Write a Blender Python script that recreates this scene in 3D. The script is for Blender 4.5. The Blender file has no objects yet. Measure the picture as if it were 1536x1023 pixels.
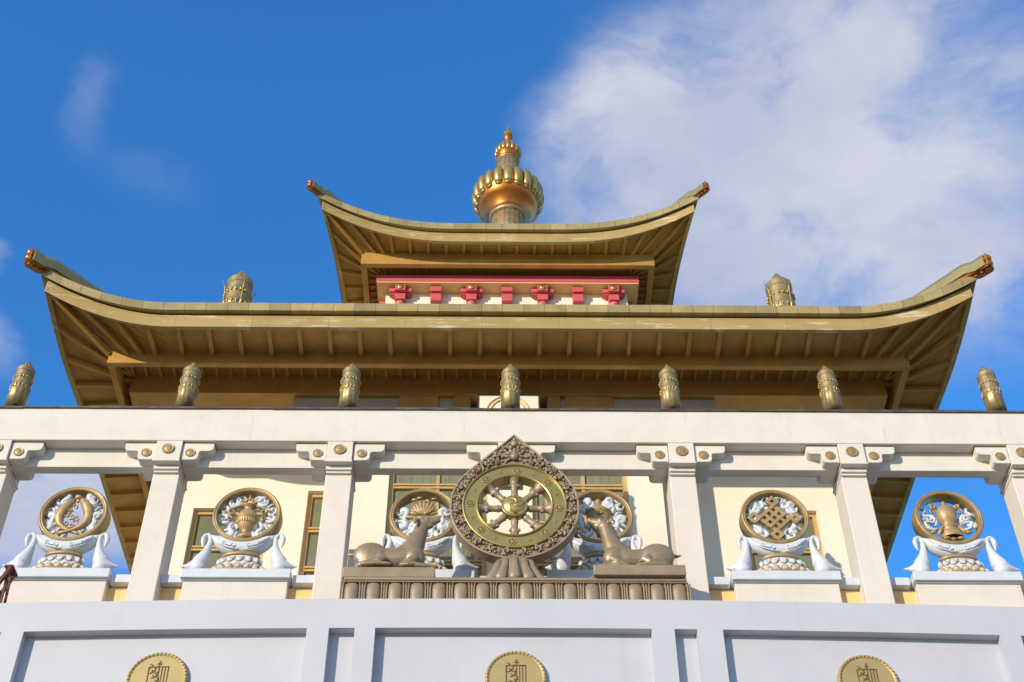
import bpy, math, random
from mathutils import Vector, Matrix
random.seed(7)
S = bpy.context.scene
COL = S.collection
R = math.radians
sin, cos, pi = math.sin, math.cos, math.pi

# ------------------------------------------------------------------ camera
CAM = Vector((-0.198, -19.076, 1.6))
YAW, PITCH, ROLL = R(0.671), R(44.578), R(-0.169)
fw = Vector((sin(YAW)*cos(PITCH), cos(YAW)*cos(PITCH), sin(PITCH)))
rt = Vector((cos(YAW), -sin(YAW), 0)); up = rt.cross(fw)
rt2 = rt*cos(ROLL) + up*sin(ROLL); up2 = up*cos(ROLL) - rt*sin(ROLL)
cd = bpy.data.cameras.new('camera'); cam = bpy.data.objects.new('camera', cd); COL.objects.link(cam)
M = Matrix((rt2, up2, -fw)).transposed().to_4x4(); M.translation = CAM
cam.matrix_world = M
cd.sensor_width = 36; cd.lens = 2127/1536*36; cd.clip_end = 20000
S.camera = cam

# ------------------------------------------------------------------ light
SUN_AZ, SUN_EL = 41.0, 14.5          # degrees left of the facade's normal, above the horizon
sv = Vector((-sin(R(SUN_AZ))*cos(R(SUN_EL)), -cos(R(SUN_AZ))*cos(R(SUN_EL)), sin(R(SUN_EL))))
ld = bpy.data.lights.new('sun', 'SUN'); ld.energy = 2.55; ld.angle = R(0.5); ld.color = (1.0, 0.85, 0.65)
sun = bpy.data.objects.new('sun', ld); COL.objects.link(sun)
sun.rotation_euler = sv.to_track_quat('Z', 'Y').to_euler(); sun.location = (-40, -60, 60)
S.view_settings.view_transform = 'Standard'; S.view_settings.look = 'None'
S.view_settings.exposure = 0.85; S.view_settings.gamma = 1

W = bpy.data.worlds.new('World'); S.world = W; W.use_nodes = True
nt = W.node_tree; nt.nodes.clear()
def nd(t, typ, **k):
    n = t.nodes.new(typ)
    for a, b in k.items(): setattr(n, a, b)
    return n
def lk(t, a, b): t.links.new(a, b)
def mth(t, op, a, b=None, clamp=False):
    n = nd(t, 'ShaderNodeMath', operation=op); n.use_clamp = clamp
    for i, v in enumerate((a, b)):
        if v is None: continue
        if isinstance(v, (int, float)): n.inputs[i].default_value = v
        else: lk(t, v, n.inputs[i])
    return n.outputs[0]
def vmth(t, op, a, b=None):
    n = nd(t, 'ShaderNodeVectorMath', operation=op)
    for i, v in enumerate((a, b)):
        if v is None: continue
        if isinstance(v, (tuple, list)): n.inputs[i].default_value = v
        else: lk(t, v, n.inputs[i])
    return n
def smooth(t, x, a, b):
    n = nd(t, 'ShaderNodeMapRange', interpolation_type='SMOOTHSTEP')
    lk(t, x, n.inputs[0]); n.inputs[1].default_value = a; n.inputs[2].default_value = b
    return n.outputs[0]
sky = nd(nt, 'ShaderNodeTexSky', sky_type='NISHITA'); sky.sun_disc = False
sky.sun_elevation = R(SUN_EL); sky.sun_rotation = math.atan2(sv.x, sv.y)
sky.air_density = 1.0; sky.dust_density = 0.05; sky.ozone_density = 6; sky.altitude = 100
hs = nd(nt, 'ShaderNodeHueSaturation'); hs.inputs['Saturation'].default_value = 1.10; hs.inputs['Value'].default_value = 1.26
lk(nt, sky.outputs[0], hs.inputs['Color'])
tc = nd(nt, 'ShaderNodeTexCoord')
sp = nd(nt, 'ShaderNodeSeparateXYZ'); lk(nt, tc.outputs['Generated'], sp.inputs[0])
zc = mth(nt, 'MAXIMUM', sp.outputs[2], 0.05)
cb = nd(nt, 'ShaderNodeCombineXYZ')                       # where the view ray meets a flat cloud layer
lk(nt, mth(nt, 'DIVIDE', sp.outputs[0], zc), cb.inputs[0]); lk(nt, mth(nt, 'DIVIDE', sp.outputs[1], zc), cb.inputs[1])
P = cb.outputs[0]
def noise(t, vec, scale, detail=6, rough=0.6, dist=0.0):
    n = nd(t, 'ShaderNodeTexNoise'); lk(t, vec, n.inputs['Vector'])
    n.inputs['Scale'].default_value = scale; n.inputs['Detail'].default_value = detail
    n.inputs['Roughness'].default_value = rough; n.inputs['Distortion'].default_value = dist
    return n
wn = noise(nt, P, 3.2, 5, 0.55)
warp = vmth(nt, 'SCALE', vmth(nt, 'SUBTRACT', wn.outputs['Color'], (0.5, 0.5, 0.5)).outputs[0]); warp.inputs[3].default_value = 0.20
PW = vmth(nt, 'ADD', P, warp.outputs[0]).outputs[0]
CLOUDS = [  # centre x, y of the bank on the cloud layer, half-sizes, turn in degrees, strength
    (0.125, 0.785, 0.13, 0.17, 8, 0.80), (0.09, 0.72, 0.07, 0.09, 10, 0.55), (0.30, 0.64, 0.24, 0.09, 5, 0.75), (0.29, 0.755, 0.16, 0.12, 0, 0.80),
    (0.36, 0.88, 0.22, 0.14, 10, 0.80), (0.47, 0.99, 0.17, 0.11, 0, 0.50), (0.20, 0.93, 0.16, 0.12, 0, 0.65), (0.47, 0.73, 0.10, 0.14, 0, 0.55),
    (-0.335, 0.745, 0.03, 0.06, 25, 0.26), (-0.30, 0.82, 0.07, 0.05, 35, 0.20), (-0.485, 0.91, 0.03, 0.05, 0, 0.5), (-0.50, 1.03, 0.035, 0.07, 0, 0.45),
    (-0.55, 1.30, 0.26, 0.15, 0, 1.1),
]
acc = None
for (cx, cy, ax, ay, an, st) in CLOUDS:
    d = vmth(nt, 'SUBTRACT', PW, (cx, cy, 0)).outputs[0]
    ro = nd(nt, 'ShaderNodeVectorRotate', rotation_type='Z_AXIS'); lk(nt, d, ro.inputs['Vector']); ro.inputs['Angle'].default_value = R(-an)
    l = vmth(nt, 'LENGTH', vmth(nt, 'MULTIPLY', ro.outputs[0], (1/ax, 1/ay, 0)).outputs[0]).outputs[1]
    v = mth(nt, 'MULTIPLY', smooth(nt, l, 1.25, 0.15), st)
    acc = v if acc is None else mth(nt, 'ADD', acc, v)
back = smooth(nt, sp.outputs[1], 0.22, -0.15)                # unseen broken cloud added behind the viewer to make the blue fill light neutral
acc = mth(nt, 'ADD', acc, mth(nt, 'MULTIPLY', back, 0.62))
fine = noise(nt, PW, 5.5, 8, 0.6, 0.3)
dens = mth(nt, 'MULTIPLY', acc, mth(nt, 'ADD', mth(nt, 'MULTIPLY', smooth(nt, fine.outputs[0], 0.25, 0.70), 0.9), 0.42))
dens = mth(nt, 'MULTIPLY', smooth(nt, dens, 0.02, 1.05), 0.93, True)
cloudc = nd(nt, 'ShaderNodeMix', data_type='RGBA')
lk(nt, smooth(nt, noise(nt, P, 4.0, 4).outputs[0], 0.35, 0.7), cloudc.inputs['Factor'])
cloudc.inputs['A'].default_value = (1.9, 2.05, 2.65, 1); cloudc.inputs['B'].default_value = (2.55, 2.6, 2.9, 1)
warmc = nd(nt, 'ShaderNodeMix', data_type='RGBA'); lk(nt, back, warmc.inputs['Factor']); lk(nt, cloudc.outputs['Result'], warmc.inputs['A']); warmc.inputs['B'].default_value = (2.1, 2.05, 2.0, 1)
mx = nd(nt, 'ShaderNodeMix', data_type='RGBA')
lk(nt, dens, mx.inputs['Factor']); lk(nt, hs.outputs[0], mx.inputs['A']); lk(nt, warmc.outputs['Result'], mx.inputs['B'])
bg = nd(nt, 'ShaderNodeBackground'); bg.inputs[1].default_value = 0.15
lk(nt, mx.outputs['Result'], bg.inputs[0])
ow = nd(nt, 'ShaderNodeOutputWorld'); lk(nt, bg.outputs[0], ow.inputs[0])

# ------------------------------------------------------------------ materials
MATS = {}
def material(name, col, rough=0.6, metal=0.0, col2=None, scale=3.0, amt=0.5, bump=0.0, bscale=60.0, streak=None, spec=0.5, rvar=0.0, lo=0.35, hi=0.7):
    m = bpy.data.materials.new(name); m.use_nodes = True; t = m.node_tree
    b = t.nodes['Principled BSDF']
    b.inputs['Roughness'].default_value = rough; b.inputs['Metallic'].default_value = metal
    b.inputs['Specular IOR Level'].default_value = spec
    g = nd(t, 'ShaderNodeNewGeometry'); v = g.outputs['Position']
    if col2 is not None:
        n = noise(t, v, scale, 7, 0.65, 0.2)
        mx = nd(t, 'ShaderNodeMix', data_type='RGBA')
        lk(t, mth(t, 'MULTIPLY', smooth(t, n.outputs[0], lo, hi), amt), mx.inputs['Factor'])
        mx.inputs['A'].default_value = (*col, 1); mx.inputs['B'].default_value = (*col2, 1)
        out = mx.outputs['Result']
        if streak is not None:      # rain streaks running down, and worn flecks
            mp = nd(t, 'ShaderNodeMapping'); lk(t, v, mp.inputs[0]); mp.inputs['Scale'].default_value = streak[1]
            n2 = noise(t, mp.outputs[0], 1.0, 6, 0.7, 0.1)
            m2 = nd(t, 'ShaderNodeMix', data_type='RGBA')
            lk(t, mth(t, 'MULTIPLY', smooth(t, n2.outputs[0], streak[3], streak[4]), streak[2]), m2.inputs['Factor'])
            lk(t, out, m2.inputs['A']); m2.inputs['B'].default_value = (*streak[0], 1)
            out = m2.outputs['Result']
        lk(t, out, b.inputs['Base Color'])
        if rvar:
            lk(t, mth(t, 'ADD', mth(t, 'MULTIPLY', n.outputs[0], rvar), rough - rvar/2), b.inputs['Roughness'])
    else: b.inputs['Base Color'].default_value = (*col, 1)
    if bump:
        n3 = noise(t, v, bscale, 5, 0.6)
        bp = nd(t, 'ShaderNodeBump'); bp.inputs['Strength'].default_value = bump; bp.inputs['Distance'].default_value = 0.02
        lk(t, n3.outputs[0], bp.inputs['Height']); lk(t, bp.outputs[0], b.inputs['Normal'])
    MATS[name] = m
    return m
white = material('white_plaster', (0.67, 0.645, 0.59), 0.75, 0, (0.60, 0.57, 0.51), 1.6, 0.7, 0.12, 45, ((0.44, 0.40, 0.33), (7, 7, 0.9), 0.55, 0.54, 0.8))
grey_white = material('pale_stone_paint', (0.66, 0.625, 0.57), 0.75, 0, (0.60, 0.56, 0.505), 1.8, 0.7, 0.10, 50, ((0.42, 0.38, 0.32), (7, 7, 0.6), 0.5, 0.56, 0.82))
cream = material('cream_plaster', (0.85, 0.765, 0.63), 0.75, 0, (0.79, 0.70, 0.56), 1.2, 0.7, 0.08, 40)
cornice_grey = material('grey_cornice_paint', (0.40, 0.35, 0.28), 0.7, 0, (0.33, 0.28, 0.22), 2, 0.7)
cream_petal = material('tan_petal_paint', (0.60, 0.50, 0.36), 0.5, 0, (0.52, 0.41, 0.27), 6, 0.7)
ochre = material('ochre_plaster', (0.80, 0.55, 0.24), 0.75, 0, (0.72, 0.48, 0.20), 2.5, 0.7, 0.08, 40)
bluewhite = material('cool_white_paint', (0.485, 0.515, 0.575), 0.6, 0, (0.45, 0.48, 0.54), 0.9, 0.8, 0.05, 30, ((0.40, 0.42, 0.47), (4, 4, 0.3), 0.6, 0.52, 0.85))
soft_white = material('white_gloss_paint', (0.58, 0.635, 0.69), 0.42, 0, (0.50, 0.55, 0.60), 5, 0.6, 0.12, 25)
gold_paint = material('gold_paint', (0.50, 0.29, 0.068), 0.5, 0.12, (0.37, 0.21, 0.048), 2.2, 0.8, 0.06, 30, ((0.50, 0.36, 0.14), (1.4, 1.4, 9), 0.55, 0.56, 0.75))
fascia_gold = material('fascia_gold_paint', (0.42, 0.31, 0.12), 0.55, 0.15, (0.35, 0.25, 0.085), 1.8, 0.7, 0.06, 30, ((0.66, 0.57, 0.38), (1.3, 1.3, 10), 0.8, 0.55, 0.66))
tile_gold = material('green_gold_tile', (0.42, 0.33, 0.14), 0.48, 0.25, (0.29, 0.25, 0.11), 2.6, 0.9, 0.15, 20, ((0.47, 0.36, 0.16), (6, 6, 1), 0.6, 0.5, 0.75))
bronze = material('bronze_paint', (0.32, 0.25, 0.165), 0.48, 0.22, (0.225, 0.18, 0.12), 4, 0.7, 0.08, 60, rvar=0.15)
gilt = material('gilt_metal', (0.56, 0.39, 0.125), 0.38, 0.75, (0.36, 0.27, 0.10), 5, 0.8, 0.15, 18, rvar=0.2)
dull_gilt = material('dull_gilt', (0.38, 0.275, 0.125), 0.48, 0.35, (0.25, 0.175, 0.075), 6, 0.8, 0.08, 40, rvar=0.2)
drum_gilt = material('weathered_gilt', (0.40, 0.31, 0.145), 0.45, 0.55, (0.22, 0.18, 0.095), 6, 0.9, 0.12, 25, rvar=0.2)
deer_bronze = material('cast_bronze', (0.33, 0.255, 0.165), 0.42, 0.35, (0.21, 0.165, 0.105), 2.6, 0.85, 0.06, 35, rvar=0.2)
brass = material('polished_brass', (0.44, 0.36, 0.13), 0.36, 0.75, (0.34, 0.27, 0.095), 2.5, 0.8, 0.06, 30, rvar=0.12)
copper = material('copper_gilt', (0.58, 0.21, 0.045), 0.36, 0.85, (0.42, 0.15, 0.035), 3, 0.8, 0.1, 12, rvar=0.2)
relief_gold = material('relief_gold_paint', (0.46, 0.33, 0.165), 0.48, 0.3, (0.30, 0.20, 0.09), 7, 0.8, 0.1, 60)
red = material('red_paint', (0.58, 0.10, 0.115), 0.5, 0, (0.50, 0.085, 0.095), 3, 0.7)
pink = material('faded_red_paint', (0.60, 0.15, 0.14), 0.55, 0, (0.50, 0.10, 0.10), 5, 0.7)
frame_gold = material('window_frame_gold', (0.62, 0.42, 0.17), 0.4, 0.2, (0.5, 0.33, 0.12), 4, 0.7)
flash = material('dark_flashing', (0.06, 0.05, 0.045), 0.5, 0.3, (0.16, 0.14, 0.12), 4, 0.8)
rust = material('rusty_red_paint', (0.13, 0.035, 0.025), 0.7, 0.1, (0.06, 0.025, 0.02), 20, 0.8)
black = material('black_plastic', (0.015, 0.015, 0.017), 0.5)
paving = material('paving', (0.35, 0.275, 0.175), 0.85, 0, (0.29, 0.225, 0.145), 0.6, 0.8, 0.1, 8)
roofmat = material('roof_tile', (0.30, 0.27, 0.12), 0.45, 0.3, (0.20, 0.19, 0.09), 1.5, 0.8, 0.2, 12)
glass = material('olive_glass', (0.17, 0.18, 0.105), 0.12, 0.0, (0.22, 0.225, 0.15), 1.1, 0.8, 0.0, spec=0.6)
plaque = material('plaque_gold_paint', (0.43, 0.34, 0.15), 0.5, 0.3, (0.36, 0.28, 0.12), 4, 0.7, 0.05, 40)
engraved = material('dark_inscription_paint', (0.16, 0.105, 0.04), 0.6, 0.1, (0.11, 0.07, 0.03), 9, 0.7)  # dark brown all over the script strokes
curtain = material('curtained_glass', (0.20, 0.205, 0.12), 0.15, 0.0, (0.27, 0.26, 0.16), 1.0, 0.8, spec=0.6, streak=((0.13, 0.14, 0.09), (26, 26, 0.3), 0.7, 0.45, 0.6))

def add_joints(m, period, width, dark, var=0.0):
    # butt joints of the metal strips: spaced along the wall each strip runs beside
    t = m.node_tree; b = t.nodes['Principled BSDF']; src = b.inputs['Base Color'].links[0].from_socket
    g = nd(t, 'ShaderNodeNewGeometry'); ps = nd(t, 'ShaderNodeSeparateXYZ'); lk(t, g.outputs['Position'], ps.inputs[0])
    ns = nd(t, 'ShaderNodeSeparateXYZ'); lk(t, g.outputs['True Normal'], ns.inputs[0])
    side = mth(t, 'GREATER_THAN', mth(t, 'ABSOLUTE', ns.outputs[0]), mth(t, 'ABSOLUTE', ns.outputs[1]))
    u = mth(t, 'ADD', mth(t, 'MULTIPLY', ps.outputs[0], mth(t, 'SUBTRACT', 1.0, side)), mth(t, 'MULTIPLY', ps.outputs[1], side))
    u = mth(t, 'ADD', mth(t, 'DIVIDE', u, period), 200.37)
    fr = mth(t, 'FRACT', u); line = mth(t, 'LESS_THAN', fr, width/period)
    wn_ = nd(t, 'ShaderNodeTexWhiteNoise', noise_dimensions='1D'); lk(t, mth(t, 'FLOOR', u), wn_.inputs['W'])
    v = mth(t, 'ADD', 1.0-var/2, mth(t, 'MULTIPLY', wn_.outputs[0], var))
    mu = vmth(t, 'SCALE', src); lk(t, v, mu.inputs[3])
    mx = nd(t, 'ShaderNodeMix', data_type='RGBA'); lk(t, mth(t, 'MULTIPLY', line, 0.8), mx.inputs['Factor']); lk(t, mu.outputs[0], mx.inputs['A']); mx.inputs['B'].default_value = (*dark, 1)
    lk(t, mx.outputs['Result'], b.inputs['Base Color'])
add_joints(tile_gold, 0.43, 0.010, (0.05, 0.05, 0.025), 0.35)
add_joints(fascia_gold, 1.55, 0.008, (0.16, 0.11, 0.04), 0.12)

# ------------------------------------------------------------------ mesh builder
class MB:
    def __init__(s): s.v = []; s.f = []; s.sm = []
    def add(s, v, f, sm=False):
        n = len(s.v); s.v += [tuple(p) for p in v]
        for q in f: s.f.append(tuple(i+n for i in q)); s.sm.append(sm)
        return s
    def box(s, x0, x1, y0, y1, z0, z1):
        v = [(x, y, z) for z in (z0, z1) for y in (y0, y1) for x in (x0, x1)]
        return s.add(v, [(0, 2, 3, 1), (4, 5, 7, 6), (0, 1, 5, 4), (2, 6, 7, 3), (0, 4, 6, 2), (1, 3, 7, 5)])
    def prism(s, poly, y0, y1):          # outline in x,z given thickness along y
        n = len(poly); v = [(x, y0, z) for x, z in poly] + [(x, y1, z) for x, z in poly]
        a = sum(poly[i][0]*poly[(i+1) % n][1]-poly[(i+1) % n][0]*poly[i][1] for i in range(n))
        f = [tuple(range(n)), tuple(range(2*n-1, n-1, -1))]
        f += [((i+1) % n, i, n+i, n+(i+1) % n) for i in range(n)]
        if a < 0: f = [q[::-1] for q in f]
        return s.add(v, f)
    def lathe(s, prof, n=24, c=(0, 0, 0), sy=1.0, mod=None, sm=True, cap=True):
        v = []; f = []
        for (r, z) in prof:
            for i in range(n):
                a = 2*pi*i/n; rr = r*(mod(a, z) if mod else 1)
                v.append((c[0]+rr*cos(a), c[1]+rr*sin(a)*sy, c[2]+z))
        for j in range(len(prof)-1):
            for i in range(n):
                k = (i+1) % n; f.append((j*n+i, j*n+k, (j+1)*n+k, (j+1)*n+i))
        if cap:
            f.append(tuple(range(n-1, -1, -1))); f.append(tuple((len(prof)-1)*n+i for i in range(n)))
        return s.add(v, f, sm)
    def disc(s, prof, n=40, c=(0, 0, 0), sm=True, closed=False, fr=None, ro=None):
        # turned about the y axis: prof is a list of (radius, y)
        v = []; f = []; m = len(prof)
        for (r, y) in prof:
            for i in range(n):
                a = 2*pi*i/n; rr = r if ro is None else ro(a, r)
                v.append((c[0]+rr*cos(a), c[1]+y, c[2]+rr*sin(a)))
        for j in range(m if closed else m-1):
            jj = (j+1) % m
            for i in range(n):
                k = (i+1) % n; f.append((j*n+i, j*n+k, jj*n+k, jj*n+i))
        if not closed:
            f.append(tuple(range(n-1, -1, -1))); f.append(tuple((m-1)*n+i for i in range(n)))
        return s.add(v, f, sm)
    def ell(s, c, r, n=10, m=7, rot=None, sm=True):
        v = []; f = []
        for j in range(1, m):
            p = pi*j/m
            for i in range(n):
                a = 2*pi*i/n; q = Vector((r[0]*sin(p)*cos(a), r[1]*sin(p)*sin(a), r[2]*cos(p)))
                if rot: q = rot @ q
                v.append((c[0]+q.x, c[1]+q.y, c[2]+q.z))
        for e in (1, -1):
            q = Vector((0, 0, e*r[2]));  q = rot @ q if rot else q
            v.append((c[0]+q.x, c[1]+q.y, c[2]+q.z))
        t, b = len(v)-2, len(v)-1
        for j in range(m-2):
            for i in range(n):
                k = (i+1) % n; f.append((j*n+i, (j+1)*n+i, (j+1)*n+k, j*n+k))
        for i in range(n):
            k = (i+1) % n; f.append((t, i, k)); f.append((b, (m-2)*n+k, (m-2)*n+i))
        return s.add(v, f, sm)
    def tube(s, pts, rad, n=8, sm=True, cap=True, ref=(0, 1, 0)):
        # pts 3-D, rad one number or one (along ref, across) pair per point
        P = [Vector(p) for p in pts]; v = []; f = []; m = len(P)
        if not isinstance(rad, (list, tuple)): rad = [rad]*m
        for i, p in enumerate(P):
            t = (P[min(i+1, m-1)]-P[max(i-1, 0)]).normalized()
            rf = Vector(ref); a = rf-t*rf.dot(t)
            if a.length < 1e-3: a = Vector((1, 0, 0))-t*t.x
            a.normalize(); b = t.cross(a)
            r = rad[i]; ra, rb = (r, r) if isinstance(r, (int, float)) else r
            for k in range(n):
                g = 2*pi*k/n; q = p+a*ra*cos(g)+b*rb*sin(g); v.append(tuple(q))
        for j in range(m-1):
            for i in range(n):
                k = (i+1) % n; f.append((j*n+i, j*n+k, (j+1)*n+k, (j+1)*n+i))
        if cap:
            f.append(tuple(range(n-1, -1, -1))); f.append(tuple((m-1)*n+i for i in range(n)))
        return s.add(v, f, sm)
    def bar(s, a, b, w, h, upv=(0, 0, 1)):
        # square bar from a to b, top face along upv at a and b, hanging h below
        a, b = Vector(a), Vector(b); t = (b-a).normalized(); u = Vector(upv); u = (u-t*u.dot(t)).normalized(); l = t.cross(u)*w/2
        v = [a-l, a+l, a+l-u*h, a-l-u*h, b-l, b+l, b+l-u*h, b-l-u*h]
        return s.add(v, [(0, 1, 2, 3), (7, 6, 5, 4), (0, 4, 5, 1), (1, 5, 6, 2), (2, 6, 7, 3), (3, 7, 4, 0)])
    def build(s, name, mat, parent=None, bevel=0.0, loc=None, remesh=0.0, seg=2):
        me = bpy.data.meshes.new(name); me.from_pydata(s.v, [], s.f)
        me.polygons.foreach_set('use_smooth', s.sm); me.update()
        import bmesh
        bm = bmesh.new(); bm.from_mesh(me); bmesh.ops.recalc_face_normals(bm, faces=bm.faces); bm.to_mesh(me); bm.free()
        o = bpy.data.objects.new(name, me); COL.objects.link(o); me.materials.append(mat)
        if parent is not None: o.parent = parent
        if loc: o.location = loc
        if bevel:
            md = o.modifiers.new('bevel', 'BEVEL'); md.width = bevel; md.segments = seg; md.limit_method = 'ANGLE'; md.angle_limit = R(40)
        if remesh:
            md = o.modifiers.new('remesh', 'REMESH'); md.mode = 'VOXEL'; md.voxel_size = remesh; md.use_smooth_shade = True
            md = o.modifiers.new('smooth', 'SMOOTH'); md.factor = 0.5; md.iterations = 7
        return o
def thing(name, label, cat, loc=(0, 0, 0), rz=0.0, group=None):
    o = bpy.data.objects.new(name, None); COL.objects.link(o); o.empty_display_size = 0.2
    o.location = loc; o.rotation_euler = (0, 0, rz)
    o['label'] = label; o['category'] = cat
    if group: o['group'] = group
    return o
def dup(root, loc, label):
    r = root.copy(); COL.objects.link(r); r.location = loc; r['label'] = label
    for ch in root.children:
        c = ch.copy(); COL.objects.link(c); c.parent = r
        for g in ch.children:
            d = g.copy(); COL.objects.link(d); d.parent = c
    return r

# ------------------------------------------------------------------ ground
g = MB().add([(-6000, -6000, 0), (6000, -6000, 0), (6000, 6000, 0), (-6000, 6000, 0)], [(0, 1, 2, 3)]).build('ground', paving)
g['kind'] = 'structure'

# ------------------------------------------------------------------ the temple: walls, windows, two tiers of eaves
temple = thing('temple', 'cream temple with two tiers of upswept golden eaves rising behind the white gallery', 'temple', (0, 3.5, 0))
TL = Vector((0, 3.5, 0))
def tb(mb, name, mat, parent=None, **k):
    # mesh given in world metres, hung under the temple
    o = mb.build(name, mat, temple if parent is None else parent, **k)
    o.location = (0, 0, 0) if parent is not None else -TL
    return o
YC = 10.35
# recessed main wall with openings cut as piers, spandrels and aprons
WIN = [(-6.624, -5.024, 17.713, 20.051), (-4.265, -3.412, 17.397, 20.525), (3.381, 4.013, 17.397, 20.525), (4.939, 6.498, 17.713, 20.051)]
def wall_with_openings(mb, x0, x1, z0, z1, y0, y1, ops):
    xs = x0
    for (a, b, c, d) in sorted(ops):
        mb.box(xs, a, y0, y1, z0, z1); mb.box(a, b, y0, y1, d, z1); mb.box(a, b, y0, y1, z0, c); xs = b
    mb.box(xs, x1, y0, y1, z0, z1)
mb = MB(); wall_with_openings(mb, -7.25, 7.25, 8, 21.95, 4.7, 5.1, WIN)
mb.box(-7.25, -6.85, 5.1, 16.2, 8, 21.95); mb.box(6.85, 7.25, 5.1, 16.2, 8, 21.95); mb.box(-6.85, 6.85, 15.8, 16.2, 8, 21.95)
tb(mb, 'main_wall', cream)
BAY = [(-2.42, -0.433, 16.82, 20.783), (0.455, 2.379, 16.82, 20.783)]
mb = MB(); wall_with_openings(mb, -3.086, 3.076, 8, 21.55, 3.2, 3.5, BAY)
mb.box(-3.086, -2.786, 3.5, 4.7, 8, 21.55); mb.box(2.776, 3.076, 3.5, 4.7, 8, 21.55); mb.box(-2.786, 2.776, 3.5, 4.7, 21.25, 21.55)
tb(mb, 'bay_wall', cream)
def window(a, b, c, d, y, mull=(), trans=(), fwid=0.075, gm=None):
    m = MB(); y0, y1 = y+0.10, y+0.19
    m.box(a, a+fwid, y0, y1, c, d); m.box(b-fwid, b, y0, y1, c, d)
    m.box(a+fwid, b-fwid, y0, y1, d-fwid, d); m.box(a+fwid, b-fwid, y0, y1, c, c+fwid)
    for x in mull: m.box(x-0.035, x+0.035, y0+0.005, y1, c+fwid, d-fwid)
    for z in trans:
        m.box(a+fwid, b-fwid, y0-0.012, y1-0.01, z+0.022, z+0.062); m.box(a+fwid, b-fwid, y0-0.012, y1-0.01, z-0.062, z-0.022)
        m.box(a+fwid, b-fwid, y0+0.02, y1-0.02, z-0.022, z+0.022)
    fr = tb(m, 'window', frame_gold)
    tb(MB().box(a+0.01, b-0.01, y+0.15, y+0.165, c+0.01, d-0.01), 'pane', gm or glass, fr)
for (a, b, c, d) in WIN:
    if b-a > 1: window(a, b, c, d, 4.7, (), (19.082, 18.082), 0.09)
    else: window(a, b, c, d, 4.7, ((a+b)/2,), (19.567, 18.577), 0.095)
window(*BAY[0], 3.2, (-1.437, -0.644), (19.536, 18.606, 17.665), 0.095, curtain)
window(*BAY[1], 3.2, (0.751, 1.491), (19.536, 18.606, 17.665), 0.095, curtain)
# trim courses over the bay and the little white arched panel in its middle
m = MB(); m.box(-4.534, -0.813, 3.06, 3.2, 21.40, 21.714); m.box(0.793, 4.345, 3.06, 3.2, 21.40, 21.714); tb(m, 'bay_cornice', cornice_grey, bevel=0.01)
for a, b in ((-2.314, -1.49), (-1.151, -0.834), (0.815, 1.068), (1.174, 2.178)): tb(MB().box(a, b, 3.0, 3.06, 21.40, 21.745), 'gold_trim_block', gold_paint, bevel=0.01)
pn = tb(MB().box(-0.623, 0.593, 2.62, 2.74, 21.0, 21.40), 'arched_panel', cream)
m = MB(); x0, x1 = -0.623, 0.593; m.box(x0-.03, x0, 2.61, 2.76, 21.0, 21.43); m.box(x1, x1+.03, 2.61, 2.76, 21.0, 21.43); m.box(x0, x1, 2.61, 2.76, 21.40, 21.43)
tb(m, 'panel_frame', flash, pn)
m = MB()
for r0 in (0.44, 0.36): m.tube([(-0.03+r0*cos(t*pi/16), 2.615, 20.93+r0*sin(t*pi/16)) for t in range(17)], 0.02, 6)
tb(m, 'arch_moulding', frame_gold, pn)
tb(MB().box(-0.9, 0.85, 2.76, 3.2, 20.6, 21.0), 'panel_base', cream)

class Eave:
    # square eave on plan with a lift and a flare towards the corners
    def __init__(s, W, z0, L, fl, pz, pf, t0, N): s.W, s.z0, s.L, s.fl, s.pz, s.pf, s.t0, s.N = W, z0, L, fl, pz, pf, t0, N
    def pt(s, t, o=0.0, dz=0.0, k=0):
        q = max(0.0, (abs(t)-s.t0)/(1-s.t0)); df = s.fl*q**s.pf
        a = (s.W+o)*t + math.copysign(df, t); b = -(s.W+o) - df; z = s.z0 + dz + s.L*q**s.pz
        for _ in range(k): a, b = -b, a
        return (a, YC+b, z)
    def ts(s):
        out = []
        for i in range(s.N+1): 
            u = -1+2*i/s.N; out.append(u)
        return out
    def loop(s, o, dz): return [s.pt(t, o, dz, k) for k in range(4) for t in s.ts()[:-1]]
    def ring(s, mb, prof, closed=True):
        ls = [s.loop(o, dz) for o, dz in prof]; n = len(ls[0]); v = [p for l in ls for p in l]; f = []; m = len(prof)
        for j in range(m if closed else m-1):
            jj = (j+1) % m
            for i in range(n): f.append((j*n+i, j*n+(i+1) % n, jj*n+(i+1) % n, jj*n+i))
        mb.add(v, f); return mb
def sq(h, z, N): return [p for p in Eave(h, z, 0, 0, 1, 1, 0, N).loop(0, 0)]
def bridge(mb, la, lb):
    n = len(la); mb.add(la+lb, [(i, (i+1) % n, n+(i+1) % n, n+i) for i in range(n)])
def frame_beam(h, w, z0, z1):
    e = Eave(h, z0, 0, 0, 1, 1, 0, 2); return e.ring(MB(), [(0, 0), (0, z1-z0), (-w, z1-z0), (-w, 0)])
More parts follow.
